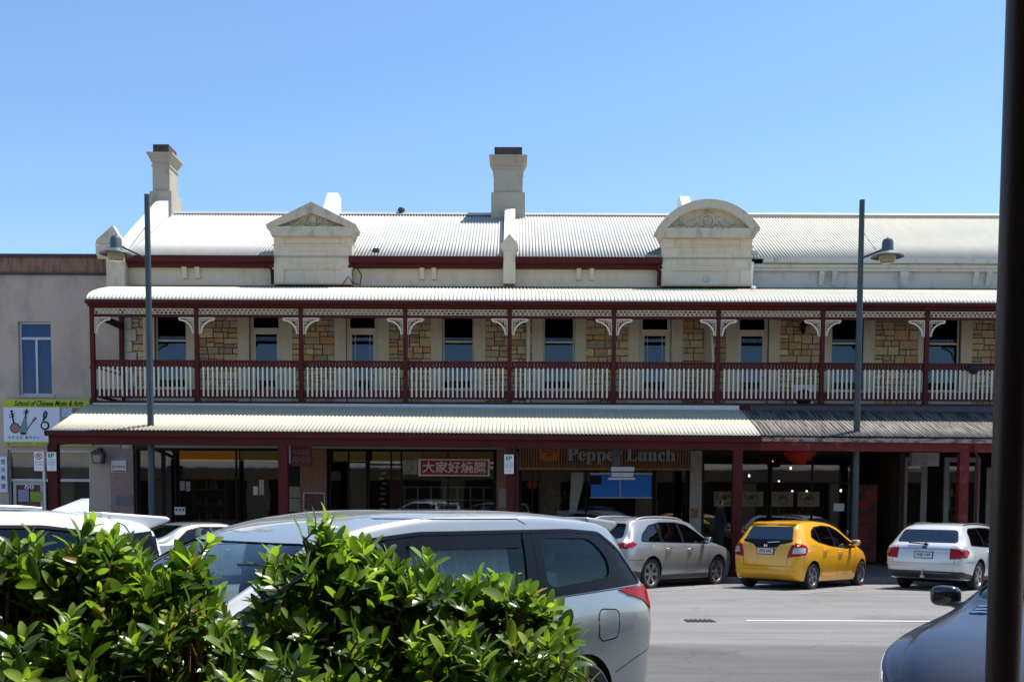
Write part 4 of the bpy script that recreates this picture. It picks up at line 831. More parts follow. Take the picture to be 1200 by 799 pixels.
# ------------------------------------------------------------------ street lamps
def lamp(side, label, px, pytop, pxh, pyh):
    LY = 26.55; x = ax(px, LY, 400); t = thing('street_lamp', label, 'street lamp', (x, LY, PZ), 0, 'grey street lamps rising through the awning'); H_ = az(pytop, LY, px)-PZ
    MB().tube([(0,0,0),(0,0,.35)], .13, 14).tube([(0,0,.3),(0,0,H_*.6),(0,0,H_)], [.085,.078,.066], 14).build('pole', M['steel'], t, smooth=40)
    hx = at(pxh, pyh, LY-.6)[0]-x; hz = at(pxh, pyh, LY-.6)[1]-PZ; hy = -.6
    za = az(303, LY, px)-PZ
    a = MB().tube([(0,-.03,za),(hx*.72,hy*.72,hz+.12),(hx*.96,hy*.96,hz+.20)], .028, 8); a.build('arm', M['steel'], t, smooth=50)
    MB().tube([(0,0,H_-.72),(hx*.62,hy*.62,za+(hz+.12-za)*.84)], .009, 5).build('stay', M['galv'], t)
    hd = MB().lathe([(0,.38),(.03,.375),(.10,.36),(.135,.30),(.14,.10),(.15,.07),(.26,.02),(.385,-.045),(.395,-.065),(.385,-.06),(.14,.0),(.12,.02)], (hx,hy,hz), 28); hd.tube([(hx,hy,hz+.38),(hx,hy,hz+.42)], .012, 6)
    o = hd.build('lamp_head', mat('teal_grey_enamel', (.07,.10,.115), .4), t, smooth=35)
    MB().lathe([(.215,.0),(.20,-.10),(.165,-.175),(.15,-.185),(0,-.19)], (hx,hy,hz-.02), 20).build('lamp_glass', mat('ribbed_amber_glass', (.30,.26,.16), .2, var=.3, scale=30), o, smooth=40)
lamp(-1, 'grey street lamp with its head reaching left over the mauve building', 175, 228, 136, 295)
lamp(1, 'grey street lamp with its head reaching right above the rusty awning', 1006.5, 234.5, 1040, 298)

# ------------------------------------------------------------------ parking signs
def psign(px0, px1, Y, kind, parent, world=True):
    a, c = ax(px0,Y,540), ax(px1,Y,540); z1, z0 = az(529.5,Y,50), az(551.5,Y,50)
    if px0 > 500: z1, z0 = az(532.5,Y,596), az(555,Y,596)
    h_ = z1-z0; cx = (a+c)/2; b = MB().box(a, c, Y-.006, Y, z0, z1); y = Y-.008
    if kind == 'no':
        b.cur = 1; b.lathe([(.085,0),(.085,-.002),(.062,-.002),(.062,0)], (cx, y, z0+h_*.77), 20, 'y'); b.prism([(cx-.06,z0+h_*.77+.045),(cx-.045,z0+h_*.77+.055),(cx+.06,z0+h_*.77-.045),(cx+.045,z0+h_*.77-.055)], 'y', y-.003, y)
        b.cur = 2; text_mb(b, 'P', .06, .085, front(cx, y, z0+h_*.69), .0, bold=.03); b.cur = 1
        text_mb(b, '←→', .15, .03, front(cx, y, z0+h_*.12), .001); text_mb(b, '8-9 AM', .17, .045, front(cx, y, z0+h_*.42), .001); text_mb(b, '4-6 PM', .17, .045, front(cx, y, z0+h_*.28), .001)
    else:
        b.cur = 1; text_mb(b, '1', .045, .11, front(cx-.055, y, z0+h_*.70), .001, bold=.03); text_mb(b, 'P', .085, .11, front(cx+.03, y, z0+h_*.70), .001, bold=.04)
        text_mb(b, 'TICKET', .17, .035, front(cx, y, z0+h_*.56), .001); text_mb(b, '9AM-6PM', .18, .045, front(cx, y, z0+h_*.42), .001); text_mb(b, 'MON-SAT', .18, .04, front(cx, y, z0+h_*.30), .001); text_mb(b, '→', .12, .03, front(cx, y, z0+h_*.12), .001)
    return b.build('sign_plate', [M['paper'], M['signred'] if kind == 'no' else M['green'], M['black']], parent, world=world)
Yp = 25.98
t = thing('parking_sign', 'pair of white parking plates on a thin post by the leftmost maroon post', 'parking sign', (ax(51,Yp,570), Yp+.05, PZ))
psign(40, 51.2, Yp, 'no', t); psign(55, 66, Yp, 'p', t)
x = ax(51.5, Yp, 570); b = MB().tube([(x,Yp+.05,PZ),(x,Yp+.05,az(529,Yp,50))], .03, 8).box(ax(41,Yp), ax(65,Yp), Yp+.0, Yp+.02, az(536,Yp,50), az(535,Yp,50)); b.build('post', M['galv'], t, world=True)
t = thing('parking_sign', 'single green and white parking plate on the middle maroon post', 'parking sign', (ax(596,26,570), 26.03, 2.4))
psign(591, 602, 26.02, 'p', t); x = ax(596.5,26.05); MB().box(x-.04, x+.04, 26.025, 26.135, az(550,26), az(547,26)).box(x-.04, x+.04, 26.025, 26.135, az(538,26), az(535,26)).build('clamp', M['galv'], t, world=True)
# ------------------------------------------------------------------ cars
def pchip(pts):
    xs = [p[0] for p in pts]; ys = [p[1] for p in pts]; n = len(xs)
    h = [xs[i+1]-xs[i] for i in range(n-1)]; d = [(ys[i+1]-ys[i])/h[i] for i in range(n-1)]; m = [0]*n
    m[0] = d[0]; m[-1] = d[-1]
    for i in range(1, n-1):
        if d[i-1]*d[i] > 0: w1 = 2*h[i]+h[i-1]; w2 = h[i]+2*h[i-1]; m[i] = (w1+w2)/(w1/d[i-1]+w2/d[i])
    def f(x):
        if x <= xs[0]: return ys[0]
        if x >= xs[-1]: return ys[-1]
        i = max(k for k in range(n-1) if xs[k] <= x); t = (x-xs[i])/h[i]
        return ys[i]*(2*t**3-3*t*t+1)+h[i]*m[i]*(t**3-2*t*t+t)+ys[i+1]*(-2*t**3+3*t*t)+h[i]*m[i+1]*(t**3-t*t)
    return f
def catmull(P, sub):
    out = []
    for i in range(len(P)-1):
        p0, p1, p2, p3 = P[max(i-1,0)], P[i], P[i+1], P[min(i+2,len(P)-1)]
        for k in range(sub):
            t = k/sub; out.append(tuple(.5*((2*b)+(-a+c)*t+(2*a-5*b+4*c-d_)*t*t+(-a+3*b-3*c+d_)*t**3) for a, b, c, d_ in zip(p0,p1,p2,p3)))
    return out + [P[-1]]
def loft(sp, stations, inset=0.0, zfloor=None, sub=3):
    f = sp['_f']; rows = []
    for x in stations:
        zt = f['top'](x)-inset; zb = f['bot'](x)+ (0 if zfloor is None else 0); zb = zfloor if zfloor is not None else zb
        W = f['plan'](x)-inset; Wr = min(f['roofw'](x)-inset, W*.97)
        zs = min(f['belt'](x), zt-.05); zs = max(zs, zb+.1); zt = max(zt, zs+.04); H_ = zs-zb; G = zt-zs
        k = 1-.085/max(G, .17); zc = zs+G*k; bw = sp.get('bulge', .985)
        if G > .3: mid = (bw*W*.975*.5+Wr*.5+.012, zs+(zc-zs)*.55)
        else: mid = (bw*W*.97*.55+Wr*.45+.02, zs+(zc-zs)*.5)
        q1, q2, q3 = sp.get('tuck', (.975, 1.0, .995)); P = [(0,zb),(.80*W,zb),(.93*min(W, W*q1*1.02),zb+.035),(q1*W,zb+.28*H_),(q2*W,zb+.55*H_),(q3*W,zb+.78*H_),(bw*W*.985,zs-.05*H_-.005),(bw*W*.965,zs+.01),
             mid,(Wr,zc),(Wr-.055,zc+(zt-zc)*.55),(Wr*.62,zc+(zt-zc)*.90),(0,zt)]
        rows.append(catmull(P, sub))
    n = len(rows[0]); vs = []; fs = []
    for x, r_ in zip(stations, rows):
        vs += [(x, p[0], p[1]) for p in r_] + [(x, -p[0], p[1]) for p in r_[-2:0:-1]]
    m = 2*n-2
    for i in range(len(stations)-1):
        for j in range(m): fs.append((i*m+j, i*m+(j+1) % m, (i+1)*m+(j+1) % m, (i+1)*m+j))
    fs += [tuple(range(m)), tuple((len(stations)-1)*m+k for k in range(m))[::-1]]
    return vs, fs
def raw(vs, fs, mats=()):
    me = bpy.data.meshes.new('tmp'); me.from_pydata(vs, [], fs)
    for m in mats: me.materials.append(m)
    bm = bmesh.new(); bm.from_mesh(me); bmesh.ops.recalc_face_normals(bm, faces=bm.faces); bm.to_mesh(me); bm.free(); return me
def booleans(me, cutters, mats):
    for m in mats: me.materials.append(m)
    o = bpy.data.objects.new('tmp', me); SC.collection.objects.link(o); tmp = []
    for cm, solver in cutters:
        c = bpy.data.objects.new('tmpc', cm); SC.collection.objects.link(c); tmp.append(c)
        md = o.modifiers.new('b', 'BOOLEAN'); md.operation = 'DIFFERENCE'; md.solver = solver; md.object = c; md.material_mode = 'TRANSFER'
    bpy.context.view_layer.update(); dg = bpy.context.evaluated_depsgraph_get()
    out = bpy.data.meshes.new_from_object(o.evaluated_get(dg), depsgraph=dg)
    for c in tmp + [o]: bpy.data.objects.remove(c)
    return out
def spline_poly(poly, rad=.05, n=4):
    """round the corners of a 2D polygon"""
    out = []
    N_ = len(poly)
    for i in range(N_):
        p0, p1, p2 = Vector(poly[i-1]), Vector(poly[i]), Vector(poly[(i+1) % N_])
        a = p0-p1; b = p2-p1; r_ = min(rad, a.length*.45, b.length*.45); A = p1+a.normalized()*r_; Bp = p1+b.normalized()*r_
        for k in range(n+1): t = k/n; q = A*(1-t)**2+p1*2*t*(1-t)+Bp*t*t; out.append((q.x, q.y))
    return out
def patch(mb, bvh, poly, side, off=.003, grid=.08, edge=.008, holes=()):
    """sheet of real thickness that follows the body; side: 'L','R' (poly in x,z), 'F','B' (poly in y,z), 'T' (poly in x,y)"""
    bm = bmesh.new(); vs = [bm.verts.new((p[0], p[1], 0)) for p in poly]; f = bm.faces.new(vs)
    if holes:
        # outer ring bridged to one hole
        hv = [bm.verts.new((p[0], p[1], 0)) for p in holes[0]]; bm.faces.remove(f)
        e = [bm.edges.new((vs[i], vs[(i+1) % len(vs)])) if not bm.edges.get((vs[i], vs[(i+1) % len(vs)])) else bm.edges.get((vs[i], vs[(i+1) % len(vs)])) for i in range(len(vs))]
        e += [bm.edges.new((hv[i], hv[(i+1) % len(hv)])) for i in range(len(hv))]
        bmesh.ops.triangle_fill(bm, use_beauty=True, use_dissolve=False, edges=e)
    else: bmesh.ops.triangulate(bm, faces=bm.faces[:])
    xs = [p[0] for p in poly]; ys_ = [p[1] for p in poly]
    for lo_, hi, ax_ in ((min(xs), max(xs), 0), (min(ys_), max(ys_), 1)):
        t = lo_+grid*.5
        while t < hi:
            co = [0,0,0]; no = [0,0,0]; co[ax_] = t; no[ax_] = 1
            bmesh.ops.bisect_plane(bm, geom=bm.verts[:]+bm.edges[:]+bm.faces[:], plane_co=co, plane_no=no); t += grid
    P = {}; bad = set()
    for v in bm.verts:
        a, b = v.co.x, v.co.y
        if side in 'LR': o = Vector((a, 3 if side == 'L' else -3, b)); d = Vector((0, -1 if side == 'L' else 1, 0))
        elif side in 'FB': o = Vector((-2 if side == 'B' else 8, a, b)); d = Vector((1 if side == 'B' else -1, 0, 0))
        else: o = Vector((a, b, 4)); d = Vector((0, 0, -1))
        h_ = bvh.ray_cast(o, d)
        if h_[0] is None: bad.add(v); continue
        nn = h_[1]; nn = nn if nn.dot(d) < 0 else -nn
        P[v] = (h_[0]+nn*off, nn)
    bmesh.ops.delete(bm, geom=list(bad), context='VERTS')
    bm.verts.index_update(); vl = list(bm.verts); ix = {v: i for i, v in enumerate(vl)}
    top = [tuple(P[v][0]) for v in vl]; bot = [tuple(P[v][0]-P[v][1]*edge) for v in vl]; n = len(vl); fs = []
    for f in bm.faces: fs.append(tuple(ix[v] for v in f.verts))
    for e in bm.edges:
        if len(e.link_faces) == 1: a, b = ix[e.verts[0]], ix[e.verts[1]]; fs.append((a, b, b+n, a+n))
    mb.add(top+bot, fs); bm.free()
def ribbon(mb, bvh, pts, side, w_=.007, off=.0015):
    for p, q in zip(pts, pts[1:]):
        a, b = Vector(p), Vector(q); d = (b-a).normalized(); n = Vector((-d.y, d.x))*w_/2
        patch(mb, bvh, [tuple(a-n), tuple(b-n), tuple(b+n), tuple(a+n)], side, off, .1, .003)
M['tyre'] = mat('tyre_rubber', (.016,.016,.017), .8, bump=.2)
M['rim'] = mat('alloy_rim', (.48,.48,.50), .3, .85)
M['rimdark'] = mat('brake_shadow', (.02,.02,.02), .6)
M['arch'] = mat('wheel_arch_liner', (.01,.01,.01), .9)
M['cabin'] = mat('cabin_trim', (.045,.045,.05), .8)
M['seat'] = mat('seat_fabric', (.10,.10,.11), .9)
M['seat_l'] = mat('pale_seat_fabric', (.30,.31,.31), .9)
M['tail'] = mat('tail_lamp_red', (.34,.002,.004), .2, spec=.3)
M['tailw'] = mat('tail_lamp_clear', (.50,.42,.42), .15, coat=1.0)
M['amberl'] = mat('amber_lens', (.55,.17,.02), .15, coat=1.0)
M['headl'] = mat('headlamp_lens', (.42,.46,.50), .08, .3, coat=1.0)
M['chrome'] = mat('chrome', (.75,.75,.76), .12, 1.0)
M['seam'] = mat('panel_gap', (.008,.008,.008), .8)
M['lowtrim'] = mat('lower_cladding', (.035,.036,.038), .6)
M['gdark'] = glass('tinted_car_glass', (.14,.15,.16), 1.6)
M['gclear'] = glass('clear_car_glass', (.50,.62,.60), 1.6)
M['gblue'] = glass('rear_car_glass', (.10,.13,.18), 2.3)
M['plate'] = mat('number_plate', (.60,.62,.66), .4)
M['plateink'] = mat('plate_ink', (.03,.03,.06), .5)

def wheel(root, x, y, r, w_, spokes, side, rimr, m_rim):
    t = bpy.data.objects.new('wheel', None); SC.collection.objects.link(t); t.parent = root; t.location = (x, y, r); t.empty_display_size = .1
    s = 1 if side == 'L' else -1; h = w_/2
    b = MB().lathe([(rimr,-h*.75),(rimr+.02,-h*.98),(r-.03,-h),(r-.005,-h*.8),(r,-h*.4),(r,h*.4),(r-.005,h*.8),(r-.03,h),(rimr+.02,h*.98),(rimr,h*.75)], (0,0,0), 36, 'y')
    b.build('tyre', M['tyre'], t, smooth=35)
    b = MB(); yo = s*h*.70
    b.lathe([(rimr+.004,yo+s*.012),(rimr-.012,yo+s*.014),(rimr-.022,yo-s*.02),(rimr-.035,-yo*.6)], (0,0,0), 36, 'y')
    b.lathe([(.055,yo-s*.03),(.05,yo+s*.0),(0,yo+s*.004)], (0,0,0), 16, 'y')
    for k in range(spokes):
        a = 2*math.pi*k/spokes; ca, sa = math.cos(a), math.sin(a)
        def Q(rr, tt, yy): return (ca*rr-sa*tt, yy, sa*rr+ca*tt)
        w0, w1 = .030, .022+.11/spokes
        b.add([Q(.03,-w0,yo-s*.005),Q(.03,w0,yo-s*.005),Q(rimr-.015,w1,yo+s*.004),Q(rimr-.015,-w1,yo+s*.004),Q(.03,-w0,yo-s*.04),Q(.03,w0,yo-s*.04),Q(rimr-.015,w1,yo-s*.03),Q(rimr-.015,-w1,yo-s*.03)],
              [(0,1,2,3),(4,7,6,5),(0,4,5,1),(1,5,6,2),(2,6,7,3),(3,7,4,0)])
    b.cur = 1; b.lathe([(rimr-.03,yo-s*.055),(0,yo-s*.056)], (0,0,0), 24, 'y'); b.build('rim', [m_rim, M['rimdark']], t, smooth=30)
def make_car(sp):
    root = thing(sp['name'], sp['label'], sp.get('cat', 'car'), sp['loc'], sp['rz'], None)
    if sp.get('pitch'): root.rotation_euler = (0, sp['pitch'], sp['rz'])
    L_ = sp['L']; sp['_f'] = f = {k: pchip(sp[k]) for k in ('top','belt','bot','plan','roofw')}
    st = sorted({round(x, 4) for x in [0,.012,.03,.055,.08,.11,.14,.18,.22,.27,.33,.4] + [.4+i*(L_-.8)/46 for i in range(47)] + [L_-v for v in (.4,.32,.25,.19,.14,.1,.07,.045,.025,.01,0)]})
    vs, fs = loft(sp, st); body = raw(vs, fs); bvh = BVHTree.FromPolygons([Vector(v) for v in vs], fs)
    cutters = []
    xw0, xw1 = sp['cabin']; cst = [xw0+(xw1-xw0)*i/22 for i in range(23)]
    v2, f2 = loft(sp, cst, .055, sp.get('floor', .55), 2); cutters.append((raw(v2, f2, [sp.get('cabinm', M['cabin'])]), 'EXACT'))
    def prism(poly, axis, a, b, m_):
        q = MB().prism(poly, axis, a, b); return raw(q.v, q.f, [m_])
    cutters.append((prism(spline_poly(sp['dlo'], .04), 'y', -1.4, 1.4, M['black']), 'EXACT'))
    cutters.append((prism(spline_poly(sp['rearglass'], .07), 'x', -.5, xw0+.35, M['black']), 'EXACT'))
    cutters.append((prism(spline_poly(sp['windscreen'], .08), 'x', sp['wsx'], L_+1, M['black']), 'EXACT'))
    for ax_ in sp['axles']:
        for s in (1, -1):
            n = 28; R_ = sp['r']+sp.get('gap', .045); q = MB().lathe([(0,-.16),(R_,-.16),(R_,.25),(0,.25)] , (ax_, s*(sp['W']-.10), sp['r']+.01), 32, 'y')
            bm_ = MB().prism([(ax_+R_*math.cos(2*math.pi*k/n), sp['r']+.01+R_*math.sin(2*math.pi*k/n)) for k in range(n)], 'y', s*(sp['W']-.30), s*(sp['W']+.3))
            cutters.append((raw(bm_.v, bm_.f, [M['arch']]), 'EXACT'))
    me = booleans(body, cutters, [sp['paint']])
    me.polygons.foreach_set('use_smooth', [True]*len(me.polygons)); me.set_sharp_from_angle(angle=R(sp.get('sharp', 32)))
    me.name = 'body'; bo = link('body', me, root)
    # wheel arch lips
    b = MB()
    # black pillars and rubbers
    for s in 'LR':
        pil = MB(); P = spline_poly(sp['dlo'], .04)
        for q in sp['pillars']: patch(pil, bvh, q, s, -.002, .08, .02)
        # rubber surround
        for p, q in zip(P, P[1:]+P[:1]): ribbon(pil, bvh, [p, q], s, .022, .002)
        for q in sp.get('blackfill', ()): patch(pil, bvh, q[0], s, -.001, .07, .01, holes=q[1])
        pil.build('window_trim', M['black'], root, smooth=30)
    dl = sp['dlo']
    for s in 'LR':
        b = MB(); patch(b, bvh, spline_poly(dl, .04), s, -.012, .09, .004); b.build('side_glass', sp.get('gside', M['gdark']), root, smooth=40)
    b = MB(); patch(b, bvh, spline_poly(sp['rearglass'], .07), 'B', -.008, .09, .004); b.build('rear_glass', sp.get('grear', M['gdark']), root, smooth=40)
    b = MB(); patch(b, bvh, spline_poly(sp['windscreen'], .08), 'F', -.008, .09, .004); b.build('windscreen', sp.get('gfront', M['gclear']), root, smooth=40)
    # seams
    for want in 'LRBT':
        for sd, pts in sp['seams']:
            if sd == want or (sd == 'S' and want in 'LR'):
                b = MB(); ribbon(b, bvh, pts, want, sp.get('seamw', .008), .0015)
                if b.f: b.build('panel_gap', M['seam'], root)
    # lamps, lower trim
    for nm, m_, items in sp['patches']:
        G = {}
        for sd, poly, off in items:
            for s in (('L','R') if sd == 'S' else (sd,)):
                my = sum(p[0] for p in poly)/len(poly); key = s if s in 'LR' else ('L' if my > .1 else 'R' if my < -.1 else 'C')
                if nm in ('lower_cladding', 'bumper_flare'): key += sd + s
                patch(G.setdefault(key, MB()), bvh, spline_poly(poly, .02), s, off, .05, .02)
        for b in G.values():
            if b.f: b.build(nm, m_, root, smooth=40)
    # handles
    for (hx, hz) in sp['handles']:
        for s in (1, -1):
            h_ = bvh.ray_cast(Vector((hx, 3*s, hz)), Vector((0, -s, 0)))
            if h_[0] is None: continue
            y = h_[0].y; b = MB().tube([(hx-.10,y-s*.005,hz),(hx-.08,y+s*.028,hz+.004),(hx+.07,y+s*.028,hz+.004),(hx+.09,y-s*.005,hz)], .014, 8); b.cur = 1; b.ball((hx-.0,y-s*.01,hz), (.06,.014,.035), 10, 6)
            b.build('door_handle', [sp.get('handlem', sp['paint']), M['seam']], root, smooth=50)
    # mirrors
    mx, mz = sp['mirror']
    for s in (1, -1):
        y = s*(f['plan'](mx)*.93)
        b = MB().sball((mx-.02, y+s*.14, mz+.055), (.06,.105,.068), .62); b.tube([(mx+.02,y-s*.03,mz-.01),(mx,y+s*.12,mz+.02)], .028, 8); o = b.build('mirror', sp.get('mirm', sp['paint']), root, smooth=60)
        MB().sball((mx-.066, y+s*.14, mz+.055), (.02,.088,.054), .62).build('mirror_glass', M['chrome'], o, smooth=60)
    # plates
    for (sd, zz, xx, txt, col_) in sp.get('plates', ()):
        b = MB(); b.box(xx-.012, xx, -.19, .19, zz-.06, zz+.06); b.cur = 1; b.box(xx-.0125-.004, xx-.0125, -.186, .186, zz-.056, zz+.056) if 0 else None
        text_mb(b, txt, .31, .07, back(xx-.014, 0, zz-.032), .001, bold=.03); b.cur = 2; b.box(xx-.008, xx+.004, -.205, .205, zz-.075, zz+.075)
        b.build('number_plate', [M['plate'], M['plateink'], M['black']], root)
    for x in sp['axles']:
        for s, nm in ((1,'L'),(-1,'R')): wheel(root, x, s*(sp['W']-.115), sp['r'], .20, sp.get('spokes', 5), nm, sp['r']*sp.get('rimk', .66), sp.get('rimm', M['rim']))
    # seats
    for sxx in sp.get('seats', (1.7, 2.6)):
        for s in (.36, -.36):
            zf = sp.get('floor', .55); b = MB(); hh = sp.get('seath', .62)
            b.tube([(sxx-.16,s,zf+hh),(sxx-.12,s,zf+hh*.6),(sxx-.02,s,zf+.1)], [.14,.22,.24], 10); b.ball((sxx-.19,s,zf+hh+.13), (.05,.13,.09), 10, 6); b.ball((sxx+.2,s,zf+.12), (.28,.24,.1), 10, 6)
            b.build('seat', sp.get('seatm', M['seat']), root, smooth=50)
    b = MB().box(sp['axles'][0]-.3, sp['axles'][1]+.3, -sp['W']+.32, sp['W']-.32, .16, sp.get('bot0', .32)); b.build('underbody', M['arch'], root)
    if sp.get('extra'): sp['extra'](root, bvh, sp)
    return root
def rails(root, bvh, x0, x1, y, m_, gap=.03):
    for s in (1, -1):
        P = []
        for i in range(9):
            x = x0+(x1-x0)*i/8; h_ = bvh.ray_cast(Vector((x, s*y, 4)), Vector((0,0,-1))); P.append((x, s*y, h_[0].z+(gap if 0 < i < 8 else 0.0)))
        b = MB().tube(P, .018, 8)
        for i in (1, 4, 7): b.tube([(P[i][0],P[i][1],P[i][2]-gap-.01), P[i]], .02, 6)
        b.build('roof_rail', m_, root, smooth=50)
def antenna(root, x, z, m_, l=.2): MB().tube([(x,0,z-.02),(x-.05,0,z+l)], .006, 5).build('antenna', m_, root)
def fin(root, x, z, m_): MB().add([(x,-.03,z-.02),(x+.34,0,z-.0),(x,.03,z-.02),(x-.02,0,z+.115),(x+.04,0,z+.115)], [(0,1,4,3),(1,2,3,4),(0,3,2),(0,2,1)]).build('aerial_fin', m_, root)

FAR = R(42)
def place_far(Xw, Yw, ax_, W_):
    h = Vector((math.sin(FAR), math.cos(FAR))); l = Vector((-math.cos(FAR), math.sin(FAR)))
    p = Vector((Xw, Yw)) - h*ax_ + l*(W_-.03); return (p.x, p.y, gz(Yw)-.005), math.pi/2-FAR
NEAR = R(43)
def place_near(Xc, Yc, sx_, sy_):
    h = Vector((-math.sin(NEAR), -math.cos(NEAR))); l = Vector((math.cos(NEAR), -math.sin(NEAR)))
    p = Vector((Xc, Yc)) - h*sx_ - l*sy_; return (p.x, p.y, 0), math.atan2(h.y, h.x)

# silver crossover wagon ------------------------------------------------
P_silver = paint('silver_paint', (.33,.33,.325), .5, rough=.36)
def ex_outback(root, bvh, sp):
    rails(root, bvh, .75, 2.6, .58, M['galv']); 
    MB().tube([(.10,-.06,1.13),(.13,.28,1.17)], .010, 6).ball((.10,-.06,1.12),.03).build('rear_wiper', M['black'], root)
    b = MB(); b.prism([(.46,1.545),(.33,1.525),(.46,1.50)], 'y', -.58, .58); b.build('spoiler', sp['paint'], root)
    MB().cbox((.285,0,1.50), (.02,.22,.02)).build('high_brake_lamp', M['tail'], root)
loc, rz = place_far(3.05, 22.95, .98, .90)
make_car(dict(name='parked_car', label='silver crossover wagon with roof rails and grey alloy wheels parked nose-in across the road', loc=loc, rz=rz, pitch=R(1.2),
  paint=P_silver, L=4.775, W=.905, r=.345, axles=(.98,3.725), gap=.05,
  top=[(0,.66),(.03,.84),(.07,.98),(.13,1.07),(.20,1.12),(.52,1.50),(.70,1.555),(1.6,1.60),(2.4,1.58),(2.8,1.52),(3.25,1.28),(3.7,1.05),(4.1,.99),(4.45,.89),(4.65,.77),(4.775,.58)],
  belt=[(0,.98),(.5,1.04),(1.5,1.02),(2.8,.98),(3.7,.95),(4.775,.7)], bot=[(0,.36),(.12,.27),(.4,.22),(4.3,.2),(4.7,.27),(4.775,.36)],
  plan=[(0,.70),(.05,.79),(.16,.86),(.4,.895),(1,.91),(3.7,.91),(4.2,.87),(4.5,.78),(4.7,.64),(4.775,.50)],
  roofw=[(0,.62),(.15,.74),(.35,.68),(.6,.63),(1.6,.66),(2.6,.63),(3.0,.66),(3.6,.74),(4.3,.66),(4.775,.4)],
  cabin=(.42,3.35), wsx=2.55, dlo=[(.60,1.06),(.72,1.22),(1.05,1.40),(1.5,1.475),(2.2,1.475),(2.62,1.42),(3.38,1.06),(3.3,1.005),(1.4,1.045)],
  rearglass=[(-.62,1.12),(.62,1.12),(.55,1.44),(-.55,1.44)], windscreen=[(-.68,1.09),(.68,1.09),(.58,1.50),(-.58,1.50)],
  pillars=[[(1.35,1.0),(1.43,1.0),(1.36,1.5),(1.28,1.5)],[(2.2,1.0),(2.32,1.0),(2.28,1.5),(2.16,1.5)]],
  seams=[('S',[(1.44,.98),(1.46,.72),(1.35,.4)]),('S',[(2.31,.98),(2.34,.4)]),('S',[(3.42,1.0),(3.30,.8),(3.30,.4)]),('S',[(.15,.66),(.62,.66)]),('B',[(-.66,1.06),(-.60,.62),(.60,.62),(.66,1.06)])],
  patches=[('tail_lamp',M['tail'],[('B',[(-.83,1.04),(-.38,.99),(-.50,.93),(-.84,.90)],.006),('B',[(.83,1.04),(.38,.99),(.50,.93),(.84,.90)],.006),('S',[(.0,.92),(.05,1.04),(.30,1.055),(.42,1.0),(.25,.93)],.006)]),
           ('reverse_lamp',M['tailw'],[('B',[(-.62,.935),(-.42,.965),(-.42,.94),(-.52,.91)],.012),('B',[(.62,.935),(.42,.965),(.42,.94),(.52,.91)],.012)]),
           ('reflector',M['tail'],[('B',[(-.76,.56),(-.69,.56),(-.69,.68),(-.76,.68)],.006),('B',[(.76,.56),(.69,.56),(.69,.68),(.76,.68)],.006)]),
           ('lower_cladding',M['lowtrim'],[('S',[(1.38,.20),(3.30,.20),(3.30,.32),(1.38,.32)],.012),('B',[(-.85,.28),(.85,.28),(.85,.46),(-.85,.46)],.012),('S',[(.01,.3),(.58,.24),(.58,.40),(.02,.46)],.010)]),
           ('headlight',M['headl'],[('S',[(4.3,.72),(4.62,.66),(4.6,.78),(4.35,.86)],.005)])],
  handles=[(1.62,.90),(2.50,.88)], handlem=M['chrome'], mirror=(3.12,1.04), mirm=mat('dark_mirror', (.05,.07,.09), .2, .5, coat=1), plates=[('B',.80,.005,'XRN 214',0)], spokes=6, rimk=.70, gside=M['gdark'], gfront=M['gclear'], grear=M['gdark'], floor=.6, extra=ex_outback))

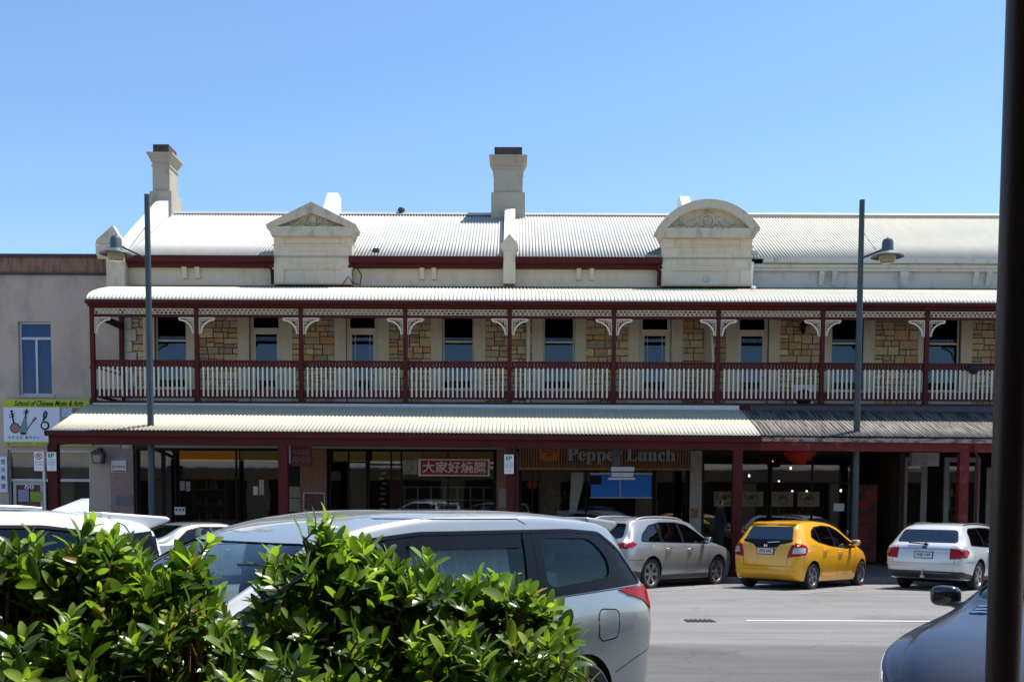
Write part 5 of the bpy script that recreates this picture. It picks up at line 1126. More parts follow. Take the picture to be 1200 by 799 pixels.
# yellow hatchback ------------------------------------------------------
P_yel = paint('yellow_paint', (.86,.40,.002), .0, rough=.35)
def ex_fit(root, bvh, sp):
    antenna(root, .95, 1.51, M['black'], .16)
    MB().tube([(.075,-.02,1.03),(.09,-.30,1.055)], .010, 6).build('rear_wiper', M['chrome'], root)
    MB().cbox((.31,0,1.425), (.02,.26,.02)).build('high_brake_lamp', M['tailw'], root)
    b = MB().prism([(.62,1.484),(.36,1.447),(.365,1.43),(.60,1.44)], 'y', -.52, .52); b.build('spoiler', sp['paint'], root)
    b = MB(); x = .026; b.box(x-.01,x,-.035,-.022,.935,.995).box(x-.01,x,.022,.035,.935,.995).box(x-.0098,x,-.0219,.0219,.958,.970).build('badge', M['chrome'], root)
loc, rz = place_far(6.62, 22.95, .72, .845)
make_car(dict(name='parked_car', label='bright yellow hatchback parked nose-in between the silver wagon and white wagon', loc=loc, rz=rz, pitch=R(1.2),
  paint=P_yel, L=3.9, W=.848, r=.30, axles=(.66,3.16), gap=.045,
  top=[(0,.60),(.02,.80),(.05,.95),(.09,1.03),(.20,1.20),(.34,1.40),(.48,1.47),(.8,1.505),(1.3,1.525),(1.8,1.505),(2.2,1.43),(2.75,1.18),(3.1,1.03),(3.4,.93),(3.65,.80),(3.82,.66),(3.9,.50)],
  belt=[(0,.92),(.3,1.0),(.7,1.01),(1.5,.94),(3,.86),(3.9,.6)], bot=[(0,.34),(.1,.24),(.4,.19),(3.5,.17),(3.82,.22),(3.9,.32)],
  plan=[(0,.66),(.04,.74),(.12,.80),(.35,.838),(1,.848),(2.9,.848),(3.4,.80),(3.65,.70),(3.82,.56),(3.9,.44)],
  roofw=[(0,.60),(.1,.70),(.3,.62),(.5,.58),(1.2,.60),(2.0,.59),(2.4,.62),(3.0,.70),(3.5,.62),(3.9,.35)],
  cabin=(.36,2.95), wsx=2.0, dlo=[(.66,1.16),(.78,1.29),(1.0,1.375),(1.4,1.41),(1.85,1.385),(2.15,1.31),(2.72,1.02),(2.85,.93),(2.3,.905),(1.5,.97),(.9,1.06)],
  rearglass=[(-.58,1.06),(.58,1.06),(.50,1.38),(-.50,1.38)], windscreen=[(-.6,1.03),(.6,1.03),(.53,1.40),(-.53,1.40)],
  pillars=[[(.98,1.0),(1.06,1.0),(.98,1.45),(.92,1.45)],[(1.72,.88),(1.84,.88),(1.74,1.45),(1.64,1.45)],[(2.48,.85),(2.54,.85),(2.46,1.2),(2.40,1.2)]],
  seams=[('S',[(1.05,1.0),(1.10,.75),(1.02,.40),(1.05,.30)]),('S',[(1.82,.92),(1.84,.30)]),('S',[(2.82,.90),(2.70,.70),(2.70,.30)]),('S',[(.05,.70),(.36,.70)]),('B',[(-.56,1.0),(-.52,.52),(.52,.52),(.56,1.0)]),('B',[(-.26,.94),(-.20,.82),(.20,.82),(.26,.94)])],
  patches=[('rear_garnish',M['black'],[('B',[(-.58,1.05),(-.60,1.10),(.60,1.10),(.58,1.05),(.32,.99),(.26,.925),(-.26,.925),(-.32,.99)],.004)]),
           ('tail_lamp',M['tail'],[('B',[(-.80,.99),(-.60,.99),(-.52,.71),(-.76,.75)],.008),('B',[(.80,.99),(.60,.99),(.52,.71),(.76,.75)],.008),('S',[(.0,.74),(.03,.80),(.1,1.03),(.32,.97),(.37,.90),(.28,.78)],.008)]),
           ('clear_lens',M['tailw'],[('B',[(-.78,.93),(-.66,.93),(-.63,.80),(-.75,.80)],.012),('B',[(.78,.93),(.66,.93),(.63,.80),(.75,.80)],.012),('S',[(.05,.80),(.09,.93),(.28,.92),(.26,.82)],.012)]),
           ('headlight',M['headl'],[('S',[(3.35,.74),(3.72,.62),(3.6,.78),(3.3,.86)],.005)]),
           ('bumper_crease',P_yel,[('B',[(-.74,.36),(.74,.36),(.70,.43),(-.70,.43)],.020)]),
           ('sill_crease',P_yel,[('S',[(1.1,.30),(2.72,.30),(2.72,.325),(1.1,.325)],.016)])],
  handles=[(1.22,.88),(1.99,.83)], mirror=(2.58,.98), plates=[('B',.845,.012,'XDI 042',0)], spokes=5, rimk=.66, gside=M['gdark'], grear=M['gblue'], floor=.5, extra=ex_fit))

# white wagon -----------------------------------------------------------
P_white = paint('pearl_white_paint', (.66,.67,.67), .25, rough=.3)
def ex_leg(root, bvh, sp):
    rails(root, bvh, .8, 2.5, .55, M['lowtrim'], .02)
    MB().tube([(.085,-.02,1.015),(.10,.36,1.04)], .014, 6).ball((.10,-.02,1.02), (.04,.05,.03)).build('rear_wiper', M['black'], root)
    b = MB(); b.lathe([(.0,-.01),(.05,-.01),(.055,0)], (.055,0,.945), 16, 'x'); b.build('badge', mat('blue_badge', (.03,.06,.25), .3), root)
    b = MB(); text_mb(b, 'WAGON', .22, .035, back(.006, -.45, .88), .001) if 0 else None
    MB().tube([(-.03,0,.34),(-.03,0,.42)], .02, 8).ball((-.03,0,.44),.028).box(-.04,.2,-.04,.04,.29,.34).build('tow_ball', M['galv'], root)
loc, rz = place_far(10.22, 22.95, 1.02, .865)
make_car(dict(name='parked_car', label='pearl white wagon with tow ball, parked nose-in right of the yellow hatchback', loc=loc, rz=rz, pitch=R(1.2),
  paint=P_white, L=4.73, W=.88, r=.33, axles=(1.0,3.67), gap=.05,
  top=[(0,.68),(.02,.82),(.05,.93),(.09,.99),(.16,1.04),(.45,1.37),(.62,1.44),(1.5,1.485),(2.3,1.465),(2.7,1.40),(3.15,1.18),(3.55,1.0),(4.0,.93),(4.4,.83),(4.6,.72),(4.73,.52)],
  belt=[(0,.92),(.5,.97),(1.5,.95),(2.8,.92),(3.7,.9),(4.73,.7)], bot=[(0,.40),(.12,.30),(.4,.24),(4.3,.22),(4.66,.27),(4.73,.36)],
  plan=[(0,.72),(.05,.80),(.16,.85),(.4,.872),(1,.882),(3.6,.882),(4.1,.85),(4.4,.77),(4.65,.62),(4.73,.48)],
  roofw=[(0,.62),(.12,.75),(.35,.68),(.6,.62),(1.6,.63),(2.6,.60),(3.0,.65),(3.6,.73),(4.3,.62),(4.73,.4)],
  cabin=(.38,3.3), wsx=2.45, dlo=[(.52,1.0),(.66,1.28),(.85,1.36),(1.5,1.38),(2.2,1.37),(2.6,1.31),(3.25,1.0),(3.2,.955),(1.4,.965)],
  rearglass=[(-.66,1.05),(.66,1.05),(.58,1.33),(-.58,1.33)], windscreen=[(-.66,1.03),(.66,1.03),(.56,1.38),(-.56,1.38)],
  pillars=[[(1.33,.94),(1.40,.94),(1.32,1.42),(1.25,1.42)],[(2.2,.93),(2.31,.93),(2.26,1.42),(2.15,1.42)]],
  seams=[('S',[(1.44,.95),(1.46,.7),(1.38,.4)]),('S',[(2.31,.93),(2.34,.35)]),('S',[(3.28,.94),(3.22,.8),(3.22,.35)]),('B',[(-.70,1.0),(-.66,.60),(.66,.60),(.70,1.0)]),('B',[(-.68,.915),(.68,.915)]),('S',[(.1,.64),(.62,.64)])],
  patches=[('tail_lamp',M['tail'],[('B',[(-.84,.91),(-.55,.94),(-.56,.70),(-.78,.72)],.008),('B',[(.84,.91),(.55,.94),(.56,.70),(.78,.72)],.008),('S',[(.0,.73),(.02,.88),(.26,.91),(.36,.86),(.2,.74)],.008)]),
           ('clear_lens',M['tailw'],[('B',[(-.82,.98),(-.56,.99),(-.56,.935),(-.83,.905)],.008),('B',[(.82,.98),(.56,.99),(.56,.935),(.83,.905)],.008),('S',[(.03,.985),(.2,.985),(.28,.905),(.02,.885)],.008)]),
           ('amber_lens',M['amberl'],[('B',[(.84,.90),(.74,.905),(.74,.80),(.84,.80)],.014)]),
           ('lower_cladding',M['lowtrim'],[('B',[(-.82,.30),(.82,.30),(.82,.44),(-.82,.44)],.012),('S',[(.01,.3),(.6,.26),(.6,.36),(.02,.44)],.010),('S',[(1.4,.22),(3.25,.22),(3.25,.32),(1.4,.32)],.012)]),
           ('bumper_lip',P_white,[('B',[(-.80,.60),(.80,.60),(.78,.57),(-.78,.57)],.03)])],
  handles=[(1.58,.85),(2.48,.83)], mirror=(3.02,.99), plates=[('B',.78,.008,'XSJ·129',0)], spokes=5, rimk=.66, gside=M['gdark'], grear=M['gblue'], floor=.55, extra=ex_leg))

# pale sedan glimpsed behind --------------------------------------------
loc, rz = place_far(-7.35, 22.95, 1.0, .865)
make_car(dict(name='parked_car', label='pale small car half hidden behind the white four-wheel drive and the people mover', loc=loc, rz=rz, pitch=R(1.2),
  paint=paint('pale_grey_paint', (.30,.31,.32), .4), L=4.4, W=.86, r=.31, axles=(.9,3.5),
  top=[(0,.70),(.03,.88),(.1,.98),(.5,1.03),(.8,1.12),(1.3,1.36),(1.7,1.43),(2.3,1.435),(2.7,1.36),(3.2,1.12),(3.5,.98),(3.9,.90),(4.2,.78),(4.4,.52)],
  belt=[(0,.85),(.5,.93),(2,.92),(4.4,.6)], bot=[(0,.36),(.12,.26),(4.2,.22),(4.4,.34)],
  plan=[(0,.68),(.06,.77),(.2,.83),(.5,.855),(3.3,.86),(3.9,.80),(4.2,.66),(4.4,.44)],
  roofw=[(0,.62),(.3,.7),(1.0,.64),(1.6,.60),(2.5,.59),(3.2,.68),(3.9,.6),(4.4,.38)],
  cabin=(1.0,3.1), wsx=2.5, dlo=[(1.0,1.0),(1.35,1.26),(1.7,1.33),(2.3,1.33),(2.6,1.26),(3.1,.98),(2.0,.94)],
  rearglass=[(-.55,1.08),(.55,1.08),(.5,1.36),(-.5,1.36)], windscreen=[(-.58,1.02),(.58,1.02),(.52,1.35),(-.52,1.35)],
  pillars=[[(1.95,.9),(2.05,.9),(2.0,1.36),(1.92,1.36)]], seams=[('S',[(2.05,.92),(2.08,.35)])],
  patches=[('tail_lamp',M['tail'],[('B',[(-.8,.9),(-.5,.9),(-.5,.75),(-.78,.75)],.006),('B',[(.8,.9),(.5,.9),(.5,.75),(.78,.75)],.006)])],
  handles=[(1.6,.84),(2.3,.82)], mirror=(2.9,.98), gside=M['gclear'], grear=M['gclear'], seatm=M['seat_l'], seath=.5))

# silver people mover, near ---------------------------------------------
P_van = paint('silver_blue_paint', (.38,.40,.395), .5, rough=.36)
def ex_van(root, bvh, sp):
    b = MB(); b.prism([(.68,1.680),(.34,1.648),(.30,1.622),(.40,1.565),(.68,1.60)], 'y', -.655, .655); o = b.build('spoiler', sp['paint'], root, smooth=25); md = o.modifiers.new('soft', 'BEVEL'); md.width = .02; md.segments = 3
    b = MB(); patch(b, bvh, spline_poly([(.60,.815),(.60,1.005),(.79,1.02),(.83,.98),(.82,.84),(.78,.805)], .05), 'L', .002, .06, .004); b.build('fuel_flap', sp['paint'], root, smooth=40)
    ring = spline_poly([(.592,.807),(.592,1.012),(.795,1.03),(.84,.985),(.83,.835),(.785,.797)], .05); b = MB()
    for p, q in zip(ring, ring[1:]+ring[:1]): ribbon(b, bvh, [p, q], 'L', .009, .0015)
    b.build('flap_gap', M['seam'], root)
    for x in (1.5, 2.62):
        b = MB()
        n = 26
        for s in (1, -1):
            if x > 2: continue
            y = s*.70; vs = []; fs = []
            for i in range(n*3+1):
                xx = 1.52+i*.98/(n*3); yy = y+.03*math.sin(i*1.15)*s; vs += [(xx,yy,1.08),(xx,yy-s*.09,1.52)]
            for i in range(n*3): fs.append((2*i,2*i+2,2*i+3,2*i+1))
            b.add(vs, fs)
        if x < 2: b.build('curtain', mat('grey_van_curtain', (.75,.77,.80), .85, var=.15), root, smooth=60)
    MB().tube([(.12,-.3,1.14),(.12,.25,1.17)], .012, 6).build('rear_wiper', M['black'], root)
    # driver door weather shield and rear bumper step
    b = MB(); patch(b, bvh, [(1.53,1.485),(2.50,1.50),(2.50,1.54),(1.53,1.535)], 'L', .012, .08, .006); b.build('weather_shield', M['black'], root, smooth=40)
loc, rz = place_near(1.08, 8.05, .06, .80)
make_car(dict(name='people_mover', cat='van', label='silver people mover behind the hedge with curtained side window and red tail lamp', loc=loc, rz=rz,
  paint=P_van, L=4.795, W=.90, r=.335, axles=(.98,3.93), gap=.045, bulge=.975, tuck=(.955,.978,1.0),
  top=[(0,.62),(.02,.86),(.05,1.02),(.10,1.13),(.16,1.22),(.30,1.44),(.42,1.60),(.52,1.655),(.62,1.675),(.9,1.705),(1.5,1.735),(2.2,1.735),(2.7,1.69),(3.1,1.59),(3.6,1.36),(4.05,1.13),(4.35,1.0),(4.6,.85),(4.74,.70),(4.795,.55)],
  belt=[(0,1.05),(.3,1.17),(.9,1.15),(2,1.09),(3.2,1.02),(4.1,.94),(4.795,.7)], bot=[(0,.34),(.1,.24),(.4,.19),(4.3,.17),(4.72,.22),(4.795,.34)],
  plan=[(0,.70),(.03,.76),(.08,.81),(.16,.85),(.4,.885),(1,.90),(3.7,.90),(4.2,.85),(4.5,.75),(4.7,.60),(4.795,.46)],
  roofw=[(0,.62),(.10,.74),(.25,.72),(.45,.705),(1.2,.715),(2.2,.71),(2.8,.69),(3.3,.70),(4,.72),(4.5,.58),(4.795,.42)],
  cabin=(.34,4.0), wsx=2.75, dlo=[(.25,1.19),(.45,1.44),(.64,1.565),(1.0,1.59),(2.4,1.595),(2.8,1.56),(3.3,1.38),(3.95,1.06),(3.3,1.06),(2.0,1.125),(.9,1.165)],
  rearglass=[(-.66,1.20),(.66,1.20),(.60,1.54),(-.60,1.54)], windscreen=[(-.70,1.13),(.70,1.13),(.64,1.55),(-.64,1.55)],
  pillars=[[(1.36,1.08),(1.53,1.08),(1.48,1.62),(1.36,1.62)],[(2.50,1.04),(2.68,1.04),(2.66,1.62),(2.50,1.62)],[(1.50,1.54),(2.6,1.54),(2.6,1.62),(1.50,1.62)],[(3.42,1.0),(3.50,1.0),(3.42,1.5),(3.34,1.5)]],
  blackfill=[([(.13,1.165),(.24,1.31),(.40,1.48),(.58,1.585),(1.40,1.62),(1.40,1.12)], [spline_poly([(.62,1.25),(.62,1.38),(.76,1.53),(1.32,1.545),(1.32,1.20)], .10)])],
  seams=[('S',[(1.46,1.13),(1.40,.95),(1.38,.75),(1.36,.4)]),('S',[(2.58,1.08),(2.60,.35)]),('S',[(1.43,1.64),(1.50,1.675),(2.60,1.685),(2.66,1.64)]),('S',[(.60,.55),(.35,.63),(.02,.70)]),('S',[(3.9,1.02),(3.72,.8),(3.68,.4)]),('B',[(-.72,1.1),(-.68,.6),(.68,.6),(.72,1.1)]),
         ('S',[(.16,1.17),(.9,1.147),(1.42,1.13),(2.0,1.10),(3.3,1.035)])],
  patches=[('tail_lamp',M['tail'],[('S',[(.0,1.03),(.06,1.15),(.12,1.165),(.56,1.150),(.30,1.07),(.04,.985)],.008),('B',[(.86,1.16),(.50,1.15),(.55,1.02),(.84,.98)],.008),('B',[(-.86,1.16),(-.50,1.15),(-.55,1.02),(-.84,.98)],.008)]),
           ('clear_lens',M['tailw'],[('S',[(.0,.99),(.04,1.035),(.14,1.04),(.05,.985)],.012)]),
           ('headlight',M['headl'],[('S',[(4.25,.80),(4.66,.66),(4.6,.82),(4.3,.96)],.005)]),
           ],
  handles=[(1.56,.98),(2.48,.94)], mirror=(3.62,1.06), plates=[('B',.85,.005,'XLV 608',0)], seats=(1.05,1.95,2.75), seath=.78, seatm=M['seat_l'], floor=.5,
  cabinm=mat('pale_cabin_trim', (.55,.58,.58), .8), gside=glass('people_mover_glass', (.80,.92,.90), 1.42, refl=(.8,.98,.95)), gfront=M['gclear'], seamw=.006, sharp=30, extra=ex_van))

# white four wheel drive -------------------------------------------------
P_suv = paint('plain_white_paint', (.74,.75,.75), .0, rough=.3)
def ex_suv(root, bvh, sp):
    b = MB(); b.prism([(.55,1.702),(.02,1.662),(-.02,1.645),(.0,1.62),(.16,1.57),(.55,1.64)], 'y', -.67, .67); o = b.build('spoiler', sp['paint'], root, smooth=25); md = o.modifiers.new('soft', 'BEVEL'); md.width = .03; md.segments = 3
    fin(root, .34, 1.685, sp['paint'])
    for s in (1, -1):
        P = [(x, s*.60, 1.745-.02*abs(x-1.8)) for x in (.95, 1.1, 1.6, 2.2, 2.6, 2.75)]; MB().tube(P, [.008,.02,.022,.022,.02,.008], 8).build('roof_rail', M['galv'], root, smooth=50)
    b = MB().tube([(1.36,-.66,1.81),(1.36,.66,1.81)], .018, 8); b.cur = 1
    for s in (1, -1): b.box(1.31,1.41,s*.60-.04,s*.60+.04,1.73,1.78).box(1.34,1.38,s*.60-.025,s*.60+.025,1.78,1.82); b.ball((1.36,s*.64,1.825), (.075,.045,.018), 12, 6)
    b.build('roof_rack', [M['galv'], M['black']], root, smooth=40)
loc, rz = place_near(-2.62, 8.05, .06, .80)
make_car(dict(name='parked_car', label='white four-wheel drive with roof spoiler and dark tinted glass at the left edge', loc=loc, rz=rz, paint=P_suv,
  L=4.6, W=.93, r=.36, axles=(.92,3.6), gap=.05,
  top=[(0,.66),(.03,.92),(.06,1.12),(.09,1.30),(.14,1.52),(.20,1.62),(.32,1.665),(.6,1.70),(1.2,1.735),(2.0,1.745),(2.6,1.69),(3.0,1.55),(3.5,1.28),(3.75,1.15),(4.1,1.08),(4.4,.95),(4.6,.62)],
  belt=[(0,1.05),(.4,1.16),(2,1.08),(4.6,.8)], bot=[(0,.42),(.12,.32),(4.3,.26),(4.6,.4)],
  plan=[(0,.72),(.06,.82),(.2,.89),(.5,.925),(3.5,.93),(4.1,.88),(4.4,.74),(4.6,.5)],
  roofw=[(0,.62),(.08,.78),(.35,.75),(.6,.73),(2,.72),(2.8,.69),(3.5,.76),(4.2,.66),(4.6,.42)],
  cabin=(.40,3.4), wsx=2.7, dlo=[(.26,1.19),(.44,1.52),(1.0,1.60),(2.2,1.62),(2.65,1.56),(3.35,1.15),(3.2,1.08),(1.5,1.10),(.9,1.16)],
  rearglass=[(-.62,1.2),(.62,1.2),(.58,1.5),(-.58,1.5)], windscreen=[(-.7,1.18),(.7,1.18),(.62,1.56),(-.62,1.56)],
  pillars=[[(.50,1.12),(.62,1.12),(.72,1.64),(.60,1.64)],[(1.42,1.04),(1.52,1.04),(1.46,1.64),(1.36,1.64)],[(2.3,1.02),(2.42,1.02),(2.38,1.64),(2.26,1.64)]],
  seams=[('S',[(.50,1.66),(.40,1.60),(.22,1.2),(.18,1.1)]),('S',[(2.4,1.05),(2.42,.4)]),('S',[(1.5,1.1),(1.5,.7),(1.4,.4)])],
  patches=[('corner_glass',M['black'],[('S',[(.04,1.19),(.27,1.19),(.45,1.53),(.17,1.56)],.003)]),('tail_lamp',M['tail'],[('S',[(.02,1.0),(.1,1.15),(.4,1.12),(.2,.98)],.006),('B',[(-.84,1.12),(-.6,1.12),(-.6,.95),(-.84,.95)],.006),('B',[(.84,1.12),(.6,1.12),(.6,.95),(.84,.95)],.006)]),
           ('clear_lens',M['headl'],[('S',[(4.1,.85),(4.45,.75),(4.4,.92),(4.1,1.0)],.005)])],
  handles=[(1.65,1.0),(2.5,.98)], mirror=(3.15,1.14), spokes=5, floor=.6, gside=M['gdark'], grear=M['gdark'], seath=.6, extra=ex_suv))

# dark saloon, bottom right ----------------------------------------------
P_navy = paint('dark_navy_paint', (.005,.006,.016), .0, rough=.35)
P_navy.node_tree.nodes['Principled BSDF'].inputs['Coat Weight'].default_value = .6
def ex_dark(root, bvh, sp):
    for s in (1, -1):
        b = MB(); patch(b, bvh, [(3.12,s*.44),(3.30,s*.43),(3.31,s*.58),(3.13,s*.59)] if s > 0 else [(3.12,-.59),(3.13,-.44),(3.31,-.43),(3.30,-.58)], 'T', .004, .06, .004)
        o = b.build('bonnet_vent', M['black'], root)
        b = MB()
        for k in range(3): x = 3.14+.07*k; z_ = bvh.ray_cast(Vector((x, s*.51, 4)), Vector((0,0,-1)))[0].z; b.tube([(x,s*.45,z_+.008),(x,s*.51,z_+.008),(x,s*.57,z_+.002)], .006, 6)
        b.build('vent_trim', M['chrome'], o)
        MB().tube([(3.06,s*.1,bvh.ray_cast(Vector((3.06,s*.1,4)),Vector((0,0,-1)))[0].z+.03),(2.86,s*.55,bvh.ray_cast(Vector((2.86,s*.55,4)),Vector((0,0,-1)))[0].z+.03)], .011, 6).build('wiper', M['black'], root)
loc, rz = place_near(6.18, 8.2, .06, .80)
dark = make_car(dict(name='parked_car', label='dark navy car with bonnet vent beside the near dark pole', loc=loc, rz=rz, paint=P_navy,
  L=4.55, W=.90, r=.33, axles=(.95,3.72), gap=.04,
  top=[(0,.75),(.05,.92),(.4,1.0),(.9,1.18),(1.4,1.38),(1.9,1.43),(2.3,1.39),(2.7,1.24),(3.1,1.04),(3.4,.985),(3.8,.92),(4.15,.83),(4.4,.70),(4.5,.60),(4.55,.50)],
  belt=[(0,.88),(1,.96),(2.8,.93),(3.6,.87),(4.2,.76),(4.55,.58)], bot=[(0,.36),(.12,.24),(4.3,.18),(4.55,.28)],
  plan=[(0,.70),(.1,.82),(.4,.885),(3.4,.90),(3.9,.875),(4.2,.79),(4.4,.66),(4.5,.54),(4.55,.44)],
  roofw=[(0,.6),(.6,.66),(1.4,.60),(2.2,.58),(2.7,.64),(3.1,.74),(3.7,.74),(4.2,.60),(4.55,.40)],
  cabin=(.85,2.95), wsx=2.15, dlo=[(.75,1.05),(1.3,1.28),(1.7,1.34),(2.2,1.31),(2.85,1.01),(1.8,.96)],
  rearglass=[(-.58,1.05),(.58,1.05),(.5,1.34),(-.5,1.34)], windscreen=[(-.68,1.06),(.68,1.06),(.54,1.36),(-.54,1.36)],
  pillars=[[(1.6,.93),(1.7,.93),(1.68,1.36),(1.6,1.36)],[(2.72,.95),(2.78,.95),(2.74,1.15),(2.68,1.15)]],
  seams=[('T',[(3.02,.72),(3.5,.74),(4.0,.70),(4.33,.60)]),('T',[(3.02,-.72),(3.5,-.74),(4.0,-.70),(4.33,-.60)]),('S',[(2.86,.9),(2.88,.35)]),('S',[(1.7,.9),(1.68,.35)])],
  patches=[('headlight',M['headl'],[('S',[(3.92,.66),(4.36,.52),(4.42,.62),(4.25,.74),(3.98,.80)],.006)])],
  handles=[(1.75,.86)], mirror=(2.66,.98), mirm=mat('black_gloss_mirror', (.012,.012,.014), .15, coat=1), gside=M['gclear'], gfront=M['gclear'], seath=.5, seatm=M['seat_l'], extra=ex_dark))
dark.scale = (1, 1, 1.09)
# ------------------------------------------------------------------ hedge
def hedge():
    r2 = np.random.RandomState(11); HYc = 3.25
    env = [(-60,640),(0,638),(20,636),(42,634),(60,652),(80,632),(100,622),(117,612),(134,613),(146,622),(156,655),(180,655),(195,645),(205,640),(228,640),(238,680),(248,715),(272,730),(296,715),(308,668),(318,632),(335,650),(350,632),(362,625),(377,609),(388,640),(405,622),(418,650),(440,640),(450,655),(480,655),(507,654),(530,666),(556,668),(572,676),(587,662),(605,670),(625,684),(650,695),(658,708),(670,718),(678,742),(683,775),(685,800),(686,860)]
    ex = np.array([ax(p, HYc, y) for p, y in env]); ez = np.array([az(y, HYc, p) for p, y in env])
    def top(x): return np.interp(x, ex, ez)
    V = []; Fc = []; C = []; no = 0
    # one leaf: 2 x 4 grid bent along its length
    ts = np.array([0, .2, .5, .8, .94, 1.0]); wd = np.array([.05, .66, 1.0, .82, .42, .02])
    def leaf(base, d, up, L, Wd, droop, col):
        nonlocal no
        s = np.cross(d, up); s /= np.linalg.norm(s)+1e-9; n_ = np.cross(s, d)
        for t, w_ in zip(ts, wd):
            c = base + d*L*t + n_*(-droop*L*t*t)
            V.append(c - s*Wd*w_*.5 + n_*Wd*w_*.16); V.append(c); V.append(c + s*Wd*w_*.5 + n_*Wd*w_*.16)
        for k in range(5):
            a = no+3*k; Fc.append((a,a+1,a+4,a+3)); Fc.append((a+1,a+2,a+5,a+4)); C.extend([col, col])
        no += 18
    twigs = MB()
    x0, x1 = ex[0], ex[-1]
    shoots = []
    for i in range(230):   # tips that draw the skyline
        x = r2.uniform(x0, x1-.03); shoots.append((x, HYc+r2.normal(.05,.10), top(x)-.062-abs(r2.normal(0,.026)), True))
    for i in range(26):    # sprigs standing clear of the clipped top
        cx_ = r2.uniform(x0+.02, x1-.08); dz_ = r2.uniform(-.05, .02)
        for k in range(3): shoots.append((cx_+r2.normal(0,.022), HYc+r2.normal(0,.06), top(cx_)+dz_-.04*k, True))
    for i in range(78):    # clumps of shoots over the sloping lit face
        cx_ = r2.uniform(x0, x1); v = r2.rand()**.9; cy_ = HYc+.10-.50*v; cz_ = top(cx_)-.11-.44*v**1.35
        for k in range(r2.randint(5, 11)):
            x = min(x1, cx_+r2.normal(0,.07)); shoots.append((x, cy_+r2.normal(0,.06), min(top(x)-.07, cz_+r2.normal(0,.06)), True))
    for i in range(330):
        x = r2.uniform(x0, x1)
        if i < 150: y = HYc+r2.uniform(.0,.40); z_ = top(x)-r2.uniform(.10,.4)
        else: y = HYc+r2.uniform(-.30,.25); z_ = top(x)-r2.uniform(.4,.95)
        shoots.append((x, y, z_, False))
    for (x, y, z_, isup) in shoots:
        ang = r2.uniform(0, 6.283)
        el = r2.uniform(.75, 1.45) if isup else r2.uniform(-.1, 1.2)
        if y < HYc-.05 and r2.rand() < .7: ang = -math.pi/2 + r2.normal(0, .8); el = r2.uniform(.45, 1.3)
        ax_ = np.array([math.cos(ang)*math.cos(el), math.sin(ang)*math.cos(el), math.sin(el)])
        L0 = r2.uniform(.05, .11); base = np.array([x, y, z_]) - ax_*L0
        u_ = np.cross(ax_, [0.3, .5, .8]); u_ /= np.linalg.norm(u_); v_ = np.cross(ax_, u_)
        nl = r2.randint(8, 14) if isup else r2.randint(6, 11); young = r2.rand()
        for k in range(nl):
            t = k/nl; a = k*2.399 + r2.uniform(-.3, .3); out = u_*math.cos(a)+v_*math.sin(a); tilt = 1.15 - .85*t + r2.uniform(-.2, .2)
            d = ax_*math.cos(tilt)+out*math.sin(tilt); d /= np.linalg.norm(d)
            Lf = r2.uniform(.055, .108)*(1-.35*t) * (1.05 if isup else 1.0)
            g = r2.uniform(.75, 1.25)
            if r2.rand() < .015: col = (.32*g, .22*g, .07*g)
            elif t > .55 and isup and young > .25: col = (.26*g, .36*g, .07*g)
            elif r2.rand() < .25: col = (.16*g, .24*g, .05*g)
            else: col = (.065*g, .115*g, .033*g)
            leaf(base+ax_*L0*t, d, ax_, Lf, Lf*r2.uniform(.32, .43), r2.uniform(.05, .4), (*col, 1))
        if r2.rand() < .7:
            c = Vector(base); q = Vector((x+(r2.rand()-.5)*.1, HYc+(y-HYc)*.4, max(.2, z_-r2.uniform(.2, .45))))
            mid = (c+q)/2+Vector((r2.normal(0,.02), r2.normal(0,.02), 0)); twigs.tube([q, mid, c, Vector(base+ax_*L0)], [.008,.006,.0045,.003], 5, False)
    for i in range(26):
        x = x0+.15+(x1-.25-x0)*i/25; P = [(x, HYc+r2.uniform(-.1,.1), .1)]
        for k in range(1, 5): P.append((x+r2.normal(0,.06), HYc+r2.normal(0,.06), .1+k*(top(x)-.25)/4))
        twigs.tube(P, [.018,.015,.012,.009,.006], 7, False)
    h = thing('hedge', 'glossy green clipped hedge along the near kerb in front of the parked cars', 'hedge', ((x0+x1)/2, HYc, .12))
    me = bpy.data.meshes.new('foliage'); me.from_pydata([tuple(v) for v in V], [], Fc)
    ca = me.color_attributes.new('Col', 'FLOAT_COLOR', 'CORNER'); ca.data.foreach_set('color', np.repeat(np.array(C, dtype=np.float32), 4, axis=0).ravel())
    me.polygons.foreach_set('use_smooth', [True]*len(me.polygons))
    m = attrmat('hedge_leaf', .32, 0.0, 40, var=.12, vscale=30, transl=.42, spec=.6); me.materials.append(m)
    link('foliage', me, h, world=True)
    twigs.build('branches', mat('reddish_twig', (.22,.12,.065), .8, var=.3, scale=12), h, world=True, smooth=60)
hedge()
# planter trough behind the hedge foot
b = MB().box(-4.2, .35, 2.95, 3.6, .125, .42); tag(b.build('planter', mat('dark_planter', (.06,.055,.05), .8, var=.2)), 'dark trough planter holding the clipped hedge', 'planter')
# near dark pole
px_ = 1181; NP = 3.25; x = ax(1181, NP, 600)
t = thing('verandah_pole', 'tall dark brown pole close to the camera at the right edge', 'pole', (x, NP, .126))
MB().tube([(0,0,0),(0,0,3.38)], .0505, 32).build('pole_shaft', mat('dark_bronze_pole', (.035,.024,.020), .42, .2, scale=3, col2=(.09,.04,.03), thr=(.45,.7), stretch=(6,6,.2), bump=.1), t, smooth=60)
MB().lathe([(.075,0),(.075,.06),(.055,.08),(.0515,.08)], (0,0,0), 24).build('pole_base', M['blackmatt'], t, smooth=30)
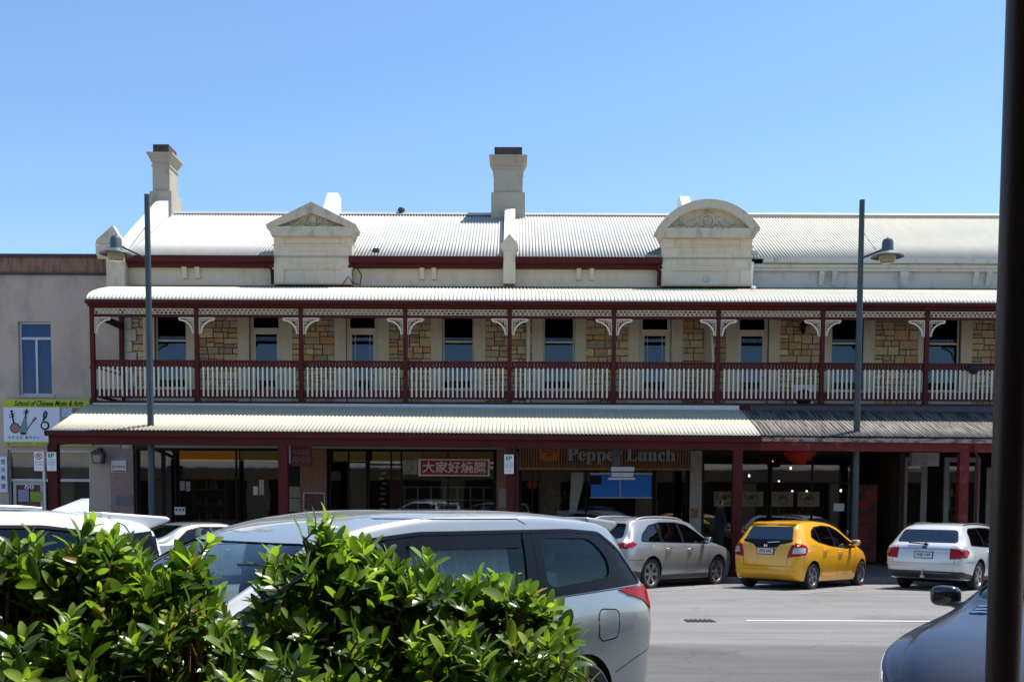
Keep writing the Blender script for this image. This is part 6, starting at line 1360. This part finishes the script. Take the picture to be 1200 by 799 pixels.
# opposite side: the shop row the photographer stands at (seen only as reflections)
O = thing('near_shop', 'shop building with a street awning that the photographer stands under', 'building', (0, -3.0, .126))
b = MB(); holes_wall(b, -40, 40, .126, 6.2, -3.3, .3, [(x_, x_+4.6, .5, 3.0) for x_ in range(-39, 36, 6)]); b.box(-40, 40, -3.35, -2.95, 6.2, 6.5); b.build('wall', M['cream'], O, world=True)
MB().box(-40, 40, -8, -3.6, .126, 6).build('rear_block', M['inner'], O, world=True)
MB().prism([(-2.99,3.9),(3.25,3.50),(3.25,3.58),(-2.99,3.98)], 'x', -40, 40).build('awning_roof', M['galv'], O, world=True)
# ------------------------------------------------------------------ the man in the doorway shade
def person():
    Y = 28.2; t = thing('person', 'man in black shirt leaning forward in the shade behind the maroon post', 'person', (ax(843,Y,600), Y, PZ+.0))
    top_ = az(581, Y, 843)-PZ; s = top_/1.80
    me = bpy.data.meshes.new('body'); 
    V = [(0,0,.98),(0,0,1.15),(.02,0,1.35),(.03,0,1.50),(.045,0,1.58),(.06,0,1.70),  # pelvis..head
         (.0,-.20,1.44),(.10,-.26,1.16),(.33,-.22,1.02),(.42,-.20,.98),  # right arm (towards camera), reaching
         (.0,.20,1.44),(.08,.26,1.16),(.28,.20,1.05),(.36,.18,1.02),
         (0,-.10,.92),(.04,-.11,.50),(-.02,-.11,.08),(.12,-.12,.04),
         (0,.10,.92),(-.06,.11,.50),(-.14,.11,.08),(0,.12,.04)]
    E_ = [(0,1),(1,2),(2,3),(3,4),(4,5),(3,6),(6,7),(7,8),(8,9),(3,10),(10,11),(11,12),(12,13),(0,14),(14,15),(15,16),(16,17),(0,18),(18,19),(19,20),(20,21)]
    r_ = [(.15,.17),(.13,.16),(.13,.19),(.07,.10),(.055,.055),(.085,.075),(.065,.065),(.048,.048),(.035,.035),(.022,.03),(.065,.065),(.048,.048),(.035,.035),(.022,.03),(.095,.09),(.062,.062),(.045,.045),(.03,.04),(.095,.09),(.062,.062),(.045,.045),(.03,.04)]
    me.from_pydata([tuple(c*s for c in v) for v in V], E_, []); o = link('body', me, t)
    md = o.modifiers.new('skin', 'SKIN'); bpy.context.view_layer.update()
    for i, rr in enumerate(r_): me.skin_vertices[0].data[i].radius = (rr[0]*s, rr[1]*s); me.skin_vertices[0].data[i].use_root = (i == 0)
    sd = o.modifiers.new('sub', 'SUBSURF'); sd.levels = sd.render_levels = 2
    bpy.context.view_layer.update(); dg = bpy.context.evaluated_depsgraph_get(); m2 = bpy.data.meshes.new_from_object(o.evaluated_get(dg)); o.modifiers.clear()
    m2.materials.clear(); 
    for m_ in (M['skin'], M['cloth'], M['hair']): m2.materials.append(m_)
    for p in m2.polygons:
        p.use_smooth = True; c = p.center/s; k = 1
        if c.z > 1.53: k = 0
        if c.x > .13 and c.z < 1.15 and c.z > .9: k = 0
        if c.z > 1.74 or (c.z > 1.63 and c.x < .03): k = 2
        p.material_index = k
    o.data = m2; m2.name = 'body'
    # face details and fingers
    b = MB()
    b.ball(((.145)*s, 0, 1.68*s), (.02*s,.014*s,.024*s), 8, 5)
    for q in (-1, 1): b.ball((.05*s, q*.078*s, 1.68*s), (.018*s,.01*s,.03*s), 8, 5)
    b.build('face_features', M['skin'], t, smooth=60)
    b = MB()
    for (hx, hy, hz) in ((.42,-.20,.98),(.36,.18,1.02)):
        for k, (dy, l) in enumerate(((-.03,.065),(-.01,.08),(.01,.075),(.03,.06))):
            b.tube([((hx)*s,(hy+dy)*s,hz*s),((hx+l*.55)*s,(hy+dy)*s,(hz-.008)*s),((hx+l*.9)*s,(hy+dy)*s,(hz-.04)*s)], [.009,.0085,.007], 6)
        b.tube([((hx-.04)*s,(hy+.03)*s,hz*s),((hx-.01)*s,(hy+.055)*s,(hz-.015)*s),((hx+.02)*s,(hy+.06)*s,(hz-.03)*s)], [.011,.01,.008], 6)
    b.build('fingers', M['skin'], t, smooth=60)
person()
